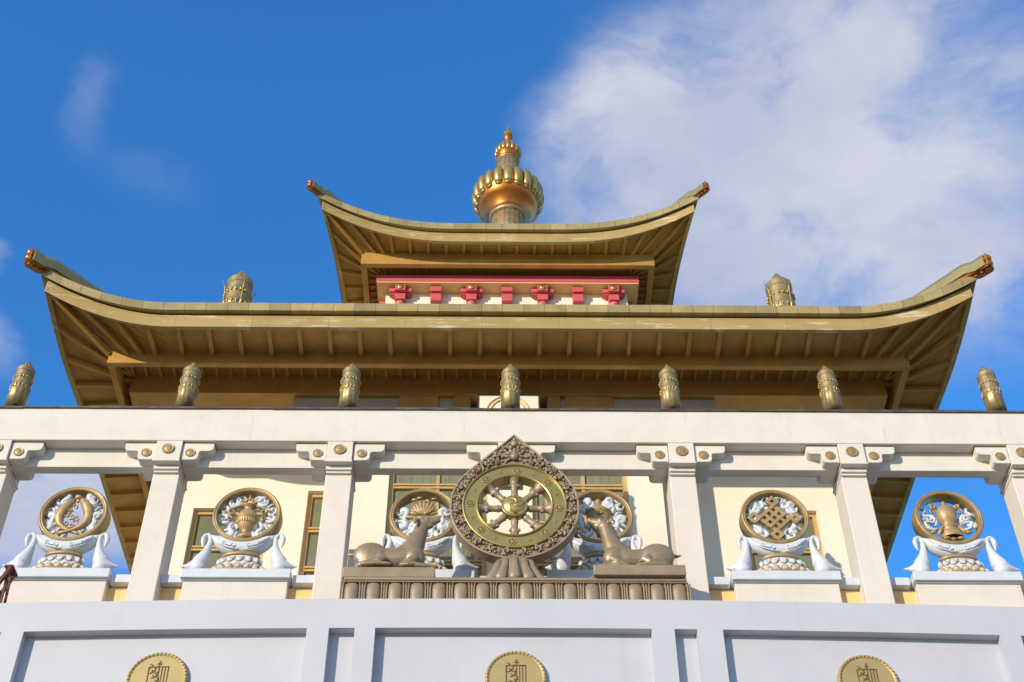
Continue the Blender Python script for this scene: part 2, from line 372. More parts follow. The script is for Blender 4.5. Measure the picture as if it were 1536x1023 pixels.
def eave_tier(E, fh, th, bh, bz0, bz1, bw, step, rw, rd, soffz, b2, name):
    roof = None
    tile_lo, tile_hi = fh+0.03, fh+0.03+th
    # roof skin, from the tile edge up to the tier above
    m = MB(); N = E.N; la = E.loop(0.10, tile_hi)
    hz, hh = b2['apex']
    loops = [la]
    for q in (0.12, 0.28, 0.48, 0.72, 1.0):
        e2 = []
        base = E.loop(0.10, tile_hi); top = sq(hh, hz, N)
        for p, r in zip(base, top):
            w = q; zz = q**1.35
            e2.append((p[0]+(r[0]-p[0])*w, p[1]+(r[1]-p[1])*w, p[2]+(r[2]-p[2])*zz))
        loops.append(e2)
    for A, B in zip(loops, loops[1:]): bridge(m, A, B)
    top = loops[-1]; m.add(top, [tuple(range(len(top)))])
    roof = tb(m, name, roofmat)
    # tile edge with its joints
    m = E.ring(MB(), [(0.12, tile_lo), (0.12, tile_hi), (-0.10, tile_hi+0.02), (-0.10, tile_lo)])
    tb(m, 'tile_edge', tile_gold, roof)
    # fascia
    m = E.ring(MB(), [(0, 0), (0, fh), (-0.10, fh), (-0.10, 0)])
    tb(m, 'fascia', fascia_gold, roof, bevel=0.012)
    # soffit boards
    m = MB(); bridge(m, E.loop(-0.08, fh*0.45), sq(bh-bw*0.5, soffz, N)); bridge(m, sq(bh-bw*0.5, b2['soff2'], N), sq(2.0 if bh < 5 else 5.2, b2['soff2']+0.001, N))
    # a second skin above so that it has thickness
    bridge(m, E.loop(-0.08, fh*0.45+0.06), sq(bh-bw*0.5, soffz+0.06, N))
    tb(m, 'soffit', gold_paint, roof)
    # rafters under the soffit, one part each (none on the unseen back eave)
    n_r = int(2*E.W/step)
    for s_ in (0, 1, 3):
        for i in range(1, n_r):
            t = -1+2*i/n_r
            if s_ == 1 and t > 0.5 or s_ == 3 and t < -0.5: continue
            po = Vector(E.pt(t, -0.06, fh*0.45, s_))
            x = t*E.W; fan = bh-step*1.7
            xi = x if abs(x) < fan else math.copysign(fan+(abs(x)-fan)*(bh-bw-fan)/(E.W-fan), x)
            a, b = xi, -(bh-bw*0.2)
            for _ in range(s_): a, b = -b, a
            tb(MB().bar(po, (a, YC+b, soffz), rw, rd), 'rafter', gold_paint, roof)
    for s_ in range(4):
        po = Vector(E.pt(1, -0.06, fh*0.45, s_)); a, b = bh-bw*0.2, -(bh-bw*0.2)
        for _ in range(s_): a, b = -b, a
        tb(MB().bar(po, (a, YC+b, soffz), rw*1.1, rd*1.15), 'hip_rafter', gold_paint, roof)
    # the box beam and the short rafters behind it
    tb(frame_beam(bh, bw, bz0, bz1), 'eave_beam', gold_paint, roof, bevel=0.012)
    st2 = b2['step']; w2, d2 = b2['rib']; iy, ix = b2['front'], b2['side']
    x = -bh+bw+st2*0.6
    while x < bh-bw-0.05:
        xi = max(-ix, min(ix, x)); tb(MB().bar((x, YC-bh+bw*0.9, b2['soff2']-0.002), (xi, iy, b2['soff2']-0.002), w2, d2), 'short_rafter', gold_paint, roof); x += st2
    for sg in (-1, 1):
        for i in range(22):
            y = YC-bh+bw+st2*(i+0.8)
            tb(MB().bar((sg*(bh-bw*0.9), y, b2['soff2']-0.003), (sg*ix, max(y, iy), b2['soff2']-0.003), w2, d2), 'short_rafter', gold_paint, roof)
    # hip ridge ends sweeping out past the corners
    for s_ in range(4):
        pts = []
        sx, sy = b2['horn']
        c0 = Vector(E.pt(1, 0, tile_hi, s_)); d = Vector(E.pt(1, 1, 0, s_))-Vector(E.pt(1, 0, 0, s_)); d.z = 0; d.normalize()
        for q in range(9):
            u = -sx+(sx+sy)*q/8
            z = b2['hz']*(max(0, u+sx)/(sx+sy))**1.3 - 0.16 
            if u < 0: z += 0.10
            pts.append(c0+d*u+Vector((0, 0, z)))
        hm = MB()
        side = Vector((-d.y, d.x, 0)); hw, hh_ = b2['hsec']
        v = []
        for i, p in enumerate(pts):
            k = 0.8+0.2*i/8
            for du, dv in ((-1, 0), (1, 0), (1, .62), (.6, 1), (-.6, 1), (-1, .62)): v.append(p+side*hw*du*k+Vector((0, 0, hh_*dv*k)))
        f = [(i*6+k, i*6+(k+1) % 6, (i+1)*6+(k+1) % 6, (i+1)*6+k) for i in range(8) for k in range(6)]
        f += [(5, 4, 3, 2, 1, 0), tuple(48+k for k in range(6))]
        hm.add(v, f)
        hip = tb(hm, 'hip_ridge', roofmat, roof, bevel=0.01)
        # gilt scrollwork on the end and underside of the ridge
        om = MB(); tdir = (pts[-1]-pts[-2]).normalized()
        om.bar(pts[-1]+tdir*0.04, pts[-4], hw*1.5, 0.035)
        e = pts[-1]+tdir*0.03
        for dz_, r_ in ((0.72, 0.34), (0.28, 0.30)): om.ell(e+Vector((0, 0, hh_*dz_)), (hw*0.62, hw*0.62, hh_*r_*0.75), 10, 7)
        om.bar(e+Vector((0, 0, hh_*0.95)), e+tdir*0.03+Vector((0, 0, hh_*0.95)), hw*1.5, hh_*0.95)
        for q in range(5):
            pp = pts[-1]-tdir*(0.02+0.11*q)*(hh_/0.3)-Vector((0, 0, 0.05))
            om.ell(pp+Vector((0, 0, 0.012)), (hw*0.4, hw*0.4, 0.02), 8, 6)
        tb(om, 'ridge_end_ornament', copper, roof)
    return roof
LOW = Eave(9.215, 21.88, 0.74, 0.272, 2.1, 1.4, 0.757, 80)
UPP = Eave(4.513, 29.843, 0.753, 0.462, 3.0, 3.0, 0.22, 64)
eave_tier(LOW, 0.33, 0.215, 8.28, 21.75, 22.36, 0.13, 0.595, 0.085, 0.11, 22.07,
          dict(apex=(26.8, 3.4), soff2=22.24, front=2.98, side=7.95, step=0.298, rib=(0.06, 0.08), horn=(1.5, 0.48), hz=0.05, hsec=(0.15, 0.36)), 'lower_roof')
eave_tier(UPP, 0.34, 0.23, 3.92, 29.60, 30.05, 0.15, 0.475, 0.085, 0.09, 30.08,
          dict(apex=(33.2, 0.75), soff2=29.90, front=7.25, side=3.3, step=0.24, rib=(0.055, 0.06), horn=(0.9, 0.44), hz=0.06, hsec=(0.11, 0.28)), 'upper_roof')
def rect_frame(hx, y0, y1, w, wy, z0, z1):
    m = MB(); m.box(-hx, hx, y0, y0+wy, z0, z1); m.box(-hx, hx, y1-wy, y1, z0, z1); m.box(-hx, -hx+w, y0+wy, y1-wy, z0, z1); m.box(hx-w, hx, y0+wy, y1-wy, z0, z1); return m
tb(rect_frame(7.98, 2.95, 17.75, 0.9, 0.5, 21.73, 22.36), 'wall_plate_beam', gold_paint, bevel=0.012)
tb(MB().box(-7.07, 7.07, 3.46, 4.72, 21.728, 21.92), 'inner_soffit', gold_paint)
# stepped brackets under the eave, standing on the wall face
for x in (-6.1, -5.0, 4.2, 5.7):
    m = MB(); m.box(x-0.42, x+0.42, 4.05, 4.7, 21.38, 21.724); m.box(x-0.2, x+0.2, 4.2, 4.7, 21.02, 21.38); tb(m, 'eave_bracket', cream, bevel=0.01)

# upper tier wall, red cornice and brackets
m = MB(); m.box(-3.28, 3.22, 7.25, 13.45, 24.5, 29.95); tb(m, 'upper_wall', cream)
m = MB(); m.box(-3.34, 3.28, 7.16, 7.25, 28.72, 28.80); m.box(-3.32, 3.26, 7.19, 7.25, 28.15, 28.42); tb(m, 'wall_moulding', white, bevel=0.01)
e = Eave(3.52, 29.36, 0, 0, 1, 1, 0, 2)
tb(e.ring(MB(), [(0, 0), (0, 0.25), (-0.42, 0.25), (-0.42, 0)]), 'red_cornice', red, bevel=0.015)
tb(e.ring(MB(), [(-0.02, -0.035), (-0.02, -0.001), (-0.41, -0.001), (-0.41, -0.035)]), 'cornice_lining', ochre)
for i in range(7):
    x = -2.87+0.95*i
    m = MB()
    if i % 2 == 0:
        m.box(x-0.14, x+0.14, 6.90, 7.25, 29.10, 29.315); m.box(x-0.14, x+0.14, 6.99, 7.25, 28.85, 29.06); m.box(x-0.12, x+0.12, 7.05, 7.25, 29.06, 29.10)
        m.box(x-0.30, x-0.145, 7.0, 7.24, 29.14, 29.27); m.box(x+0.145, x+0.30, 7.0, 7.24, 29.14, 29.27); m.box(x-0.24, x-0.145, 7.05, 7.24, 29.09, 29.139); m.box(x+0.145, x+0.24, 7.05, 7.24, 29.09, 29.139)
        b = tb(m, 'red_bracket', red, bevel=0.012)
        d = MB().disc([(0.085, 0.02), (0.085, -0.005), (0.06, -0.02), (0.02, -0.026)], 20, (x, 6.885, 29.21)); tb(d, 'gold_boss', gilt, b)
        d = MB().lathe([(0.13, 27.9), (0.13, 28.80), (0.15, 28.84)], 20, (x, 7.18, 0)); tb(d, 'round_post', pink, b)
    else:
        m.box(x-0.15, x+0.15, 6.95, 7.25, 29.12, 29.31); m.box(x-0.145, x+0.145, 7.02, 7.25, 28.83, 29.10)
        tb(m, 'red_bracket', red, bevel=0.012)
for sgn in (-1, 1):
    for j in range(3):
        y = 7.75+0.95*j; xs = sorted((sgn*3.25-0.03, sgn*3.47-0.03))
        m = MB(); m.box(xs[0], xs[1], y-0.14, y+0.14, 28.84, 29.31); m.box(xs[0]+0.04, xs[1]-0.04, y-0.28, y+0.28, 29.1, 29.25)
        tb(m, 'red_bracket', red, bevel=0.012)

# ------------------------------------------------------------------ roof spire
sp_ = thing('spire', 'gilded spire with tiered lotus cups on top of the highest roof', 'spire', (0.03, 10.35, 33.0))
m = MB(); m.lathe([(0.95, 0), (0.9, 0.5), (0.62, 0.8), (0.56, 1.6), (0.60, 1.65)], 40); m.build('base', drum_gilt, sp_)
def flut(n, a): return lambda g, z: 1+a*abs(cos(g*n/2))
m = MB(); m.lathe([(0.52, 1.6), (0.52, 3.05)], 96, mod=flut(20, 0.035)); m.lathe([(0.54, 2.95), (0.60, 3.02), (0.60, 3.10), (0.53, 3.16)], 40); m.build('lower_shaft', drum_gilt, sp_)
m = MB(); m.lathe([(0.50, 3.10), (0.62, 3.22), (0.62, 3.28), (0.86, 3.46), (0.98, 3.62), (0.985, 3.68), (1.03, 3.74), (1.05, 4.3), (0.6, 4.4)], 56); m.build('copper_bowl', copper, sp_)
m = MB()
for i in range(20):
    a = 2*pi*i/20; rot = Matrix.Rotation(a, 3, 'Z')
    m.tube([((1.05-0.05*q*q)*cos(a), (1.05-0.05*q*q)*sin(a), 4.05+0.36*q) for q in (-1.02, -.9, -.6, 0, .6, .9, 1.0)], [(.05, .05), (.10, .125), (.12, .150), (.13, .155), (.12, .15), (.10, .125), (.05, .06)], 14, ref=(cos(a), sin(a), 0))
    m.ell((0.98*cos(a), 0.98*sin(a), 3.72), (0.10, 0.13, 0.10), 8, 6, rot)
m.build('lotus_petals', gilt, sp_)
m = MB(); m.lathe([(0.95, 4.25), (0.7, 4.42), (0.46, 4.5), (0.44, 4.62), (0.40, 4.66)], 40); m.lathe([(0.36, 4.6), (0.35, 5.9)], 72, mod=flut(16, 0.04)); m.lathe([(0.36, 5.88), (0.40, 5.94), (0.36, 6.0)], 32); m.build('upper_shaft', drum_gilt, sp_)
m = MB(); m.lathe([(0.34, 5.98), (0.38, 6.06), (0.40, 6.2), (0.40, 6.5), (0.28, 6.6)], 40); m.build('upper_copper_bowl', copper, sp_)
m = MB()
for i in range(16):
    a = 2*pi*i/16; rot = Matrix.Rotation(a, 3, 'Z'); m.ell((0.395*cos(a), 0.395*sin(a), 6.40), (0.065, 0.075, 0.17), 10, 8, rot)
for i in range(12):
    a = 2*pi*i/12; m.ell((0.29*cos(a), 0.29*sin(a), 6.67), (0.055, 0.065, 0.13), 8, 6, Matrix.Rotation(a, 3, 'Z'))
m.lathe([(0.30, 6.55), (0.28, 6.72), (0.2, 6.86), (0.16, 7.0), (0.13, 7.06)], 28); m.build('upper_lotus_petals', gilt, sp_)
m = MB(); m.lathe([(0.10, 7.02), (0.15, 7.16), (0.16, 7.32), (0.12, 7.5), (0.07, 7.65), (0.03, 7.75)], 24); m.build('copper_bud', copper, sp_)
m = MB()
for i in range(8):
    a = 2*pi*i/8; m.ell((0.11*cos(a), 0.11*sin(a), 7.44), (0.04, 0.05, 0.16), 8, 6, Matrix.Rotation(a, 3, 'Z'))
m.lathe([(0.06, 7.6), (0.05, 7.74), (0.014, 7.9), (0.006, 8.2)], 12); m.build('tip', gilt, sp_)

# ------------------------------------------------------------------ gilded cylinders
def cylinder_finial(loc, label, sc=1.0, post=0.5, group='gilded cylinders along the gallery roof', spike=0.05):
    t = thing('gilded_cylinder', label, 'roof ornament', loc, 0, group)
    r = 0.165*sc; h = 0.95*sc
    m = MB(); m.lathe([(r*0.55, 0), (r*0.55, post)], 16); m.build('post', flash, t)
    m = MB(); m.lathe([(r*1.06, post), (r*1.03, post+h*0.40), (r*1.03, post+h*0.43)], 72, mod=lambda a, z: 1+0.045*abs(sin(a*5)))
    m.build('pleated_skirt', drum_gilt, t)
    m = MB(); m.lathe([(r*1.03, post+h*0.43), (r*1.07, post+h*0.46), (r*1.07, post+h*0.52), (r*1.0, post+h*0.55), (r*1.0, post+h*0.66), (r*1.06, post+h*0.68), (r*1.06, post+h*0.74), (r*1.0, post+h*0.76), (r*1.0, post+h*0.86), (r*1.05, post+h*0.87), (r*1.05, post+h*0.965), (r*1.0, post+h*0.985), (r*0.4, post+h*1.0)], 30, sm=False)
    m.build('drum', drum_gilt, t)
    m = MB()
    for zz, n, rr in ((0.49, 18, 1.09), (0.71, 18, 1.08), (0.40, 14, 1.02)):
        for i in range(n):
            a = 2*pi*(i+0.5*(zz > 0.5))/n
            m.ell((r*rr*cos(a), r*rr*sin(a), post+h*(zz-0.015)), (0.016*sc, 0.016*sc, 0.030*sc), 6, 5)
            if zz == 0.49: m.ell((r*1.05*cos(a), r*1.05*sin(a), post+h*0.43), (0.012*sc, 0.012*sc, 0.018*sc), 6, 5)
    for i in range(4 if spike > 0.1 else 0):
        a = 2*pi*i/4+0.5
        MB().tube([(r*1.02*cos(a), r*1.02*sin(a), post+h*0.30), (r*1.08*cos(a), r*1.08*sin(a), post+h*0.5), (r*1.08*cos(a), r*1.08*sin(a), post+h*0.66), (r*1.12*cos(a), r*1.12*sin(a), post+h*0.78), (r*(1.13+spike)*cos(a), r*(1.13+spike)*sin(a), post+h*(0.82+spike*0.3))], [0.010*sc, 0.013*sc, 0.012*sc, 0.013*sc, 0.006*sc], 6).build('tassel', gilt, t)
    m.build('bead_bands', gilt, t)
    m = MB(); m.lathe([(r*0.55, post+h*0.99), (r*0.52, post+h*1.03), (r*0.36, post+h*1.06), (r*0.42, post+h*1.11), (r*0.26, post+h*1.18), (r*0.08, post+h*1.23)], 20)
    for i in range(8):
        a = 2*pi*i/8; m.ell((r*0.45*cos(a), r*0.45*sin(a), post+h*1.06), (0.024*sc, 0.026*sc, 0.055*sc), 6, 5, Matrix.Rotation(a, 3, 'Z'))
    m.build('bud', gilt, t)
    return t
cl = ['gilded cylinder at the far left end of the gallery roof, clear against blue sky',
      'gilded cylinder on the gallery roof above the column between fish and vase medallions',
      'gilded cylinder on the gallery roof above the column left of the left deer',
      'gilded cylinder on the gallery roof directly above the great wheel, before a white arched panel',
      'gilded cylinder on the gallery roof above the column right of the right deer',
      'gilded cylinder on the gallery roof above the column between knot and banner medallions',
      'gilded cylinder at the far right end of the gallery roof, clear against blue sky']
cz = 18.70
CX = (-9.20, -6.05, -3.02, 0.0, 3.0, 6.02, 9.08)
c0 = cylinder_finial((CX[0], 0.6, cz), cl[0], post=0.50)
for i in range(1, 7): dup(c0, (CX[i], 0.6, cz), cl[i]).rotation_euler.z = 0.37*i
c1 = cylinder_finial((-6.1, 3.0, 23.0), 'large gilded cylinder standing on the lower golden roof, left of the upper tower', 1.72, 0.55, 'gilded cylinders on the lower golden roof', 0.28)
dup(c1, (6.13, 3.0, 23.0), 'large gilded cylinder standing on the lower golden roof, right of the upper tower')

# ------------------------------------------------------------------ the gallery
gal = thing('gallery', 'white colonnade with square columns, stepped brackets and a deep plain fascia', 'colonnade', (0, 0.2, 0))
def gb(mb, name, mat, parent=None, **k):
    o = mb.build(name, mat, gal if parent is None else parent, **k)
    o.location = (0, -0.2, 0) if parent is None else (0, 0, 0)
    return o
gb(MB().box(-13, 13, 0, 0.95, 17.9, 18.65), 'fascia_beam', white, bevel=0.012)
m = MB(); m.box(-13, 13, -0.02, 0.97, 18.652, 18.668); xx = -13
while xx < 13:
    w = random.uniform(0.9, 1.6); m.box(xx, min(13, xx+w), -0.034, -0.021, 18.63+random.uniform(-0.006, 0.006), 18.667+random.uniform(-0.004, 0.01)); xx += w
gb(m, 'flashing', flash)
gb(MB().box(-13, 13, 0.25, 0.42, 17.49, 17.897), 'lintel', white, bevel=0.01)
def rounded(pts, r, n=4):
    out = []; k = len(pts)
    for i, p in enumerate(pts):
        p = Vector(p); a = (Vector(pts[i-1])-p); b = (Vector(pts[(i+1) % k])-p); rr = r[i] if isinstance(r, (list, tuple)) else r
        if rr <= 0: out.append(tuple(p)); continue
        a = p+a.normalized()*rr; b = p+b.normalized()*rr
        for j in range(n+1):
            t = j/n; q = a*(1-t)**2+p*2*t*(1-t)+b*t*t; out.append(tuple(q))
    return out
def bracket(x, s, disc=True):
    # stepped bracket arm, s = which side of the block it springs from
    o = 0.235
    pts = [(o, 17.505), (0.53, 17.505), (0.53, 17.70), (0.78, 17.70), (0.78, 17.868), (o, 17.868)]
    poly = rounded(pts, [0, 0.085, 0.05, 0.10, 0.0, 0.0])
    poly = [(x+s*a, b) for a, b in poly]
    b_ = gb(MB().prism(poly, 0.05, 0.66), 'bracket', white, bevel=0.008)
    # raised border
    ip = rounded([(o+0.03, 17.535), (0.50, 17.535), (0.50, 17.73), (0.75, 17.73), (0.75, 17.84), (o+0.03, 17.84)], [0, .05, .03, .05, 0, 0])
    if disc:
        d = MB().disc([(0.090, 0.02), (0.090, -0.014), (0.084, -0.02), (0.078, -0.02), (0.074, -0.016), (0.05, -0.026), (0.025, -0.032)], 24, (x+s*0.385, 0.05, 17.655)); gb(d, 'gold_boss', dull_gilt, b_)
    tl = MB().prism([(x+s*o, 17.878), (x+s*0.785, 17.878), (x+s*0.785, 17.896), (x+s*o, 17.896)], 0.06, 0.66); gb(tl, 'gap_shadow_strip', dull_gilt, b_)  # dull gilt strip coloured in for the shadow line of the gap above
for i in range(-3, 4):
    x = 3.0*i
    if i != 0:
        c = gb(MB().box(x-0.23, x+0.23, 0.20, 0.75, 8.0, 17.30), 'column', grey_white, bevel=0.014)
        m = MB(); m.box(x-0.225, x+0.225, 0.11, 0.80, 17.345, 17.425); m.box(x-0.215, x+0.215, 0.15, 0.78, 17.30, 17.345); m.box(x-0.24, x+0.24, -0.012, 0.84, 17.428, 17.462)
        gb(m, 'capital', white, c, bevel=0.008)
        m = MB(); m.box(x-0.225, x+0.225, 0.004, 0.82, 17.465, 17.897); k = gb(m, 'block', white, c, bevel=0.008)
        d = MB().disc([(0.110, 0.02), (0.110, -0.018), (0.102, -0.026), (0.096, -0.026), (0.090, -0.02), (0.06, -0.034), (0.03, -0.040)], 28, (x, 0.004, 17.705)); gb(d, 'gold_boss', dull_gilt, c)
        bracket(x, -1); bracket(x, 1)
        for sg in (-1, 1):
            pass
    else:
        bracket(0, -1, False); bracket(0, 1, False); gb(MB().box(-0.225, 0.225, 0.004, 0.82, 17.465, 17.897), 'block', white, bevel=0.008)

# parapet between the columns: ochre wall, rails and pedestals
par = thing('parapet', 'low ochre wall with white rails and seven white pedestals between the gallery columns', 'parapet', (0, 0.5, 0))
def pb(mb, name, mat, **k):
    o = mb.build(name, mat, par, **k); o.location = (0, -0.5, 0); return o
pb(MB().box(-12, 12, 0.50, 0.72, 8, 15.13), 'ochre_wall', ochre)
PED = [-7.5, -4.53, -1.5, 1.52, 4.55, 7.55]
for i in range(-4, 4):
    a, b = 3*i, 3*i+3
    for s, e in ((a+0.232, a+0.60), (b-0.60, b-0.232)):
        m = MB(); m.box(s, e, 0.36, 0.78, 15.145, 15.30); pb(m, 'rail', soft_white, bevel=0.008)
for x in PED:
    m = MB(); m.box(x-0.86, x+0.86, 0.34, 0.80, 8, 15.155); pb(m, 'pedestal', grey_white, bevel=0.01)
    m = MB(); m.box(x-0.90, x+0.90, 0.25, 0.86, 15.175, 15.35); m.box(x-0.875, x+0.875, 0.30, 0.83, 15.155, 15.175); pb(m, 'pedestal_slab', soft_white, bevel=0.01)

# ------------------------------------------------------------------ emblem medallions
def spiral(mb, x, z, r, a0, turns, s=1, y=0.0, th=0.02, depth=0.045, tail=None):
    pts = []; rad = []; n = 14
    if tail:
        for q in tail: pts.append((q[0], y, q[1])); rad.append((depth, th*0.8))
    for i in range(n+1):
        t = i/n; rr = r*(1-0.78*t); a = a0+s*turns*2*pi*t
        pts.append((x+rr*cos(a), y-0.01*t, z+rr*sin(a))); rad.append((depth, th*(1-0.3*t)))
    mb.tube(pts, rad, 7)
def curl(mb, x, z, size, ang, s=1, y=0.0, th=0.042):
    # S shaped flat ribbon leaving (x,z) in direction ang and rolling up at its end
    pts = []; rad = []; n = 22; px, pz = x, z; a = ang
    for i in range(n):
        t = i/(n-1)
        kap = -3.2*s if t < 0.38 else s*(4.0+26*(t-0.38)**1.4)
        st = size*0.085*(1.25-0.85*t); a += kap*st/size*0.95
        px += cos(a)*st; pz += sin(a)*st
        pts.append((px, y-0.03*sin(pi*t), pz)); rad.append((0.05, th*(0.75+0.55*sin(pi*t))))
    mb.tube(pts, rad, 8)
MED_G = 'emblem medallions on swan stands'
def med_base(x, label):
    t = thing('emblem_medallion', label, 'medallion', (x, 0.0, 15.352), 0, MED_G)
    cy, cz_ = 0.42, 1.215
    # lotus foot
    m = MB(); m.lathe([(0.47, 0.0), (0.47, 0.04), (0.43, 0.09), (0.36, 0.2), (0.30, 0.31), (0.28, 0.345)], 40, (0, 0.475, 0), sy=0.45)
    foot = m.build('lotus_foot', soft_white, t)
    m = MB()
    for row, (rr, zz, n, ww, hh) in enumerate(((0.455, 0.035, 9, 0.066, 0.10), (0.365, 0.185, 7, 0.070, 0.12))):
        for i in range(n):
            a = pi+pi*(i+0.5)/n
            tx, ty = -sin(a), cos(a)*0.45; L = math.hypot(tx, ty); tx /= L; ty /= L
            def pp(u, v, o=0.0): return ((rr-0.42*v+o)*cos(a)+tx*u, 0.475+(rr-0.42*v+o)*0.45*sin(a)+ty*u-0.010, zz+v)
            e_ = (1, -1)[row]        # lower leaves point up, upper ones hang down
            m.tube([pp(ww*cos(q*pi/8), (hh*sin(q*pi/8) if e_ > 0 else hh-hh*sin(q*pi/8))) for q in range(9)], 0.009, 6)
            p_ = MB().tube([pp(0, 0.0), pp(0, hh*0.5, 0.008), pp(0, hh*0.9)], [(0.008, ww*0.68), (0.010, ww*0.78), (0.006, ww*0.40)][::e_], 10)
            p_.build('petal', (cream_petal, soft_white)[row], foot)
    m.lathe([(0.475, 0.0), (0.48, 0.012), (0.475, 0.028)], 40, (0, 0.475, 0), sy=0.46)
    m.build('gilt_petal_edge', relief_gold, foot)
    m = MB(); m.lathe([(0.29, 0.345), (0.315, 0.355), (0.32, 0.375), (0.315, 0.40), (0.28, 0.41)], 40, (0, 0.475, 0), sy=0.5); m.build('collar', relief_gold, t)
    # boat shaped bowl that cradles the ring
    m = MB(); pts = []; rad = []; n = 26
    for i in range(n+1):
        xx = -0.56+1.12*i/n; ax = abs(xx)
        zt = min(cz_-math.sqrt(max(0.0, 0.60**2-min(ax, .59)**2))+0.05, 0.815) ; zb = 0.40+0.385*(ax/0.56)**2.3
        zt = max(zt, zb+0.03)
        pts.append((xx, 0.48, (zt+zb)/2)); rad.append((0.16-0.09*(ax/0.56)**2, (zt-zb)/2))
    m.tube(pts, rad, 16)
    for s in (-1, 1):
        spiral(m, s*0.13, 0.52, 0.05, 0 if s > 0 else pi, 1.1, s, 0.335, 0.010, 0.02, tail=[(s*0.40, 0.66), (s*0.27, 0.55)])
        spiral(m, s*0.30, 0.60, 0.04, 0 if s > 0 else pi, 1.1, -s, 0.355, 0.009, 0.02, tail=[(s*0.46, 0.72)])
        m.tube([(s*0.02, 0.335, 0.44), (s*0.16, 0.325, 0.47), (s*0.30, 0.345, 0.53), (s*0.42, 0.38, 0.63)], 0.010, 6)
    m.build('bowl', soft_white, t)
    # two swans, tails out, necks curling over the bowl's ends
    for s in (-1, 1):
        m = MB()
        P = [(0.985, 0.17, .004, .008), (0.90, 0.168, .032, .032), (0.82, 0.165, .08, .078), (0.74, 0.175, .12, .12), (0.675, 0.21, .14, .145), (0.637, 0.29, .13, .135), (0.606, 0.385, .105, .10), (0.58, 0.48, .078, .072), (0.562, 0.57, .058, .054), (0.552, 0.65, .05, .046), (0.55, 0.73, .046, .042), (0.568, 0.79, .046, .04), (0.607, 0.815, .046, .04), (0.65, 0.793, .048, .042), (0.674, 0.735, .05, .046), (0.675, 0.665, .042, .040), (0.664, 0.59, .024, .024), (0.655, 0.54, .008, .008)]
        m.tube([(s*a, 0.44, b) for a, b, c, d in P], [(c, d) for a, b, c, d in P], 14)
        m.ell((s*0.675, 0.44, 0.13), (0.145, 0.135, 0.13), 14, 10)
        m.build('swan', soft_white, t, remesh=0.011)
    # ring
    Rr = 0.59
    prof = [(Rr-0.075, 0.26), (Rr, 0.26), (Rr, 0.05), (Rr-0.008, 0.02), (Rr-0.024, 0.002), (Rr-0.042, 0.004), (Rr-0.052, 0.018), (Rr-0.062, 0.006), (Rr-0.078, 0.012), (Rr-0.085, 0.035), (Rr-0.085, 0.255)]
    m = MB().disc(prof, 64, (0, 0.355, cz_), closed=True); m.build('ring', dull_gilt, t)
    return t, cz_
def arms(m, cz_, spec, y=0.50):
    for (x, z, size, ang, s) in spec: curl(m, x, cz_+z, size, R(ang), s, y)
def both(spec):
    return spec+[(-x, z, sz, 180-a, -s) for x, z, sz, a, s in spec]
def anchors(m, cz_, angs, r0=0.30, y=0.52, th=0.032):
    # ribbon bands that tie the relief to the ring
    for a in angs:
        a = R(a); m.tube([(r0*cos(a), y, cz_+r0*sin(a)), ((r0+0.12)*cos(a+0.12), y-0.02, cz_+(r0+0.12)*sin(a+0.12)), (0.515*cos(a), y, cz_+0.515*sin(a))], [(0.05, th), (0.05, th*1.4), (0.05, th)], 7)
def lumps(m, cz_, pts, sc=1.0, y=0.49):
    for x, z, r in pts: m.ell((x, y, cz_+z), (r*sc, 0.05, r*sc*0.85), 10, 7)
def flow(m, cz_, x, z, s, sc=1.0, y=0.49):
    # a broad flat ribbon folded into a C, with a short tail
    d = 1 if x > 0 else -1; a0 = s*1.3; pts = []; rad = []
    for i in range(17):
        t = i/16; r_ = (0.115-0.075*t)*sc; a = a0+d*5.4*t
        pts.append((x+r_*cos(a), y-0.03*t, cz_+z+r_*sin(a)*0.92)); rad.append((0.040, (0.014+0.026*sin(pi*min(1, 0.15+t)))*sc))
    m.tube(pts, rad, 8)
    m.tube([(x+0.115*sc*cos(a0), y, cz_+z+0.105*sc*sin(a0)), (x+0.15*sc*cos(a0-d*0.6), y+0.01, cz_+z+0.14*sc*sin(a0-d*0.6)), (x+0.15*sc*cos(a0-d*1.3), y, cz_+z+0.15*sc*sin(a0-d*1.3))], [(.04, .02*sc), (.04, .035*sc), (.03, .006)], 8)
W_, G_ = soft_white, relief_gold
# 1 pair of fish
t, c = med_base(PED[0], 'round medallion with two upright golden fish, on a white swan stand')
m = MB()
for s in (-1, 1):
    flow(m, c, s*0.30, 0.33, 1); flow(m, c, s*0.42, 0.10, 2, 0.8)
    arms(m, c, [(s*0.24, 0.22, 0.26, 90-s*60, -s), (s*0.28, -0.02, 0.30, 90-s*80, s), (s*0.26, -0.20, 0.30, 90-s*100, -s), (s*0.14, -0.34, 0.30, 90-s*95, s)], 0.5)
anchors(m, c, (5, 35, 60, 120, 145, 175, 200, 225, 315, 340, 250, 290), 0.25)
m.build('ribbon_scrolls', W_, t)
m = MB()
for s in (-1, 1):
    P = [(0.05, .36, .03), (0.10, .32, .065), (0.17, .22, .085), (0.23, .10, .092), (0.255, -.03, .085), (0.22, -.15, .07), (0.13, -.24, .05), (0.02, -.30, .035), (-0.10, -.34, .03), (-0.19, -.37, .035)]
    m.tube([(s*a, 0.47-(0.02 if s > 0 else 0), c+b) for a, b, r in P], [(r*0.9, r) for a, b, r in P], 12)
    for k in range(6): a, b, r = P[2+k % 6]; m.ell((s*(a+r*0.9), 0.46, c+b), (0.03, 0.02, 0.045), 8, 6)
    m.tube([(-s*0.17, 0.46, c-.36), (-s*0.26, 0.45, c-.30)], [.03, .015], 6); m.tube([(-s*0.17, 0.46, c-.36), (-s*0.25, 0.45, c-.42)], [.03, .015], 6)
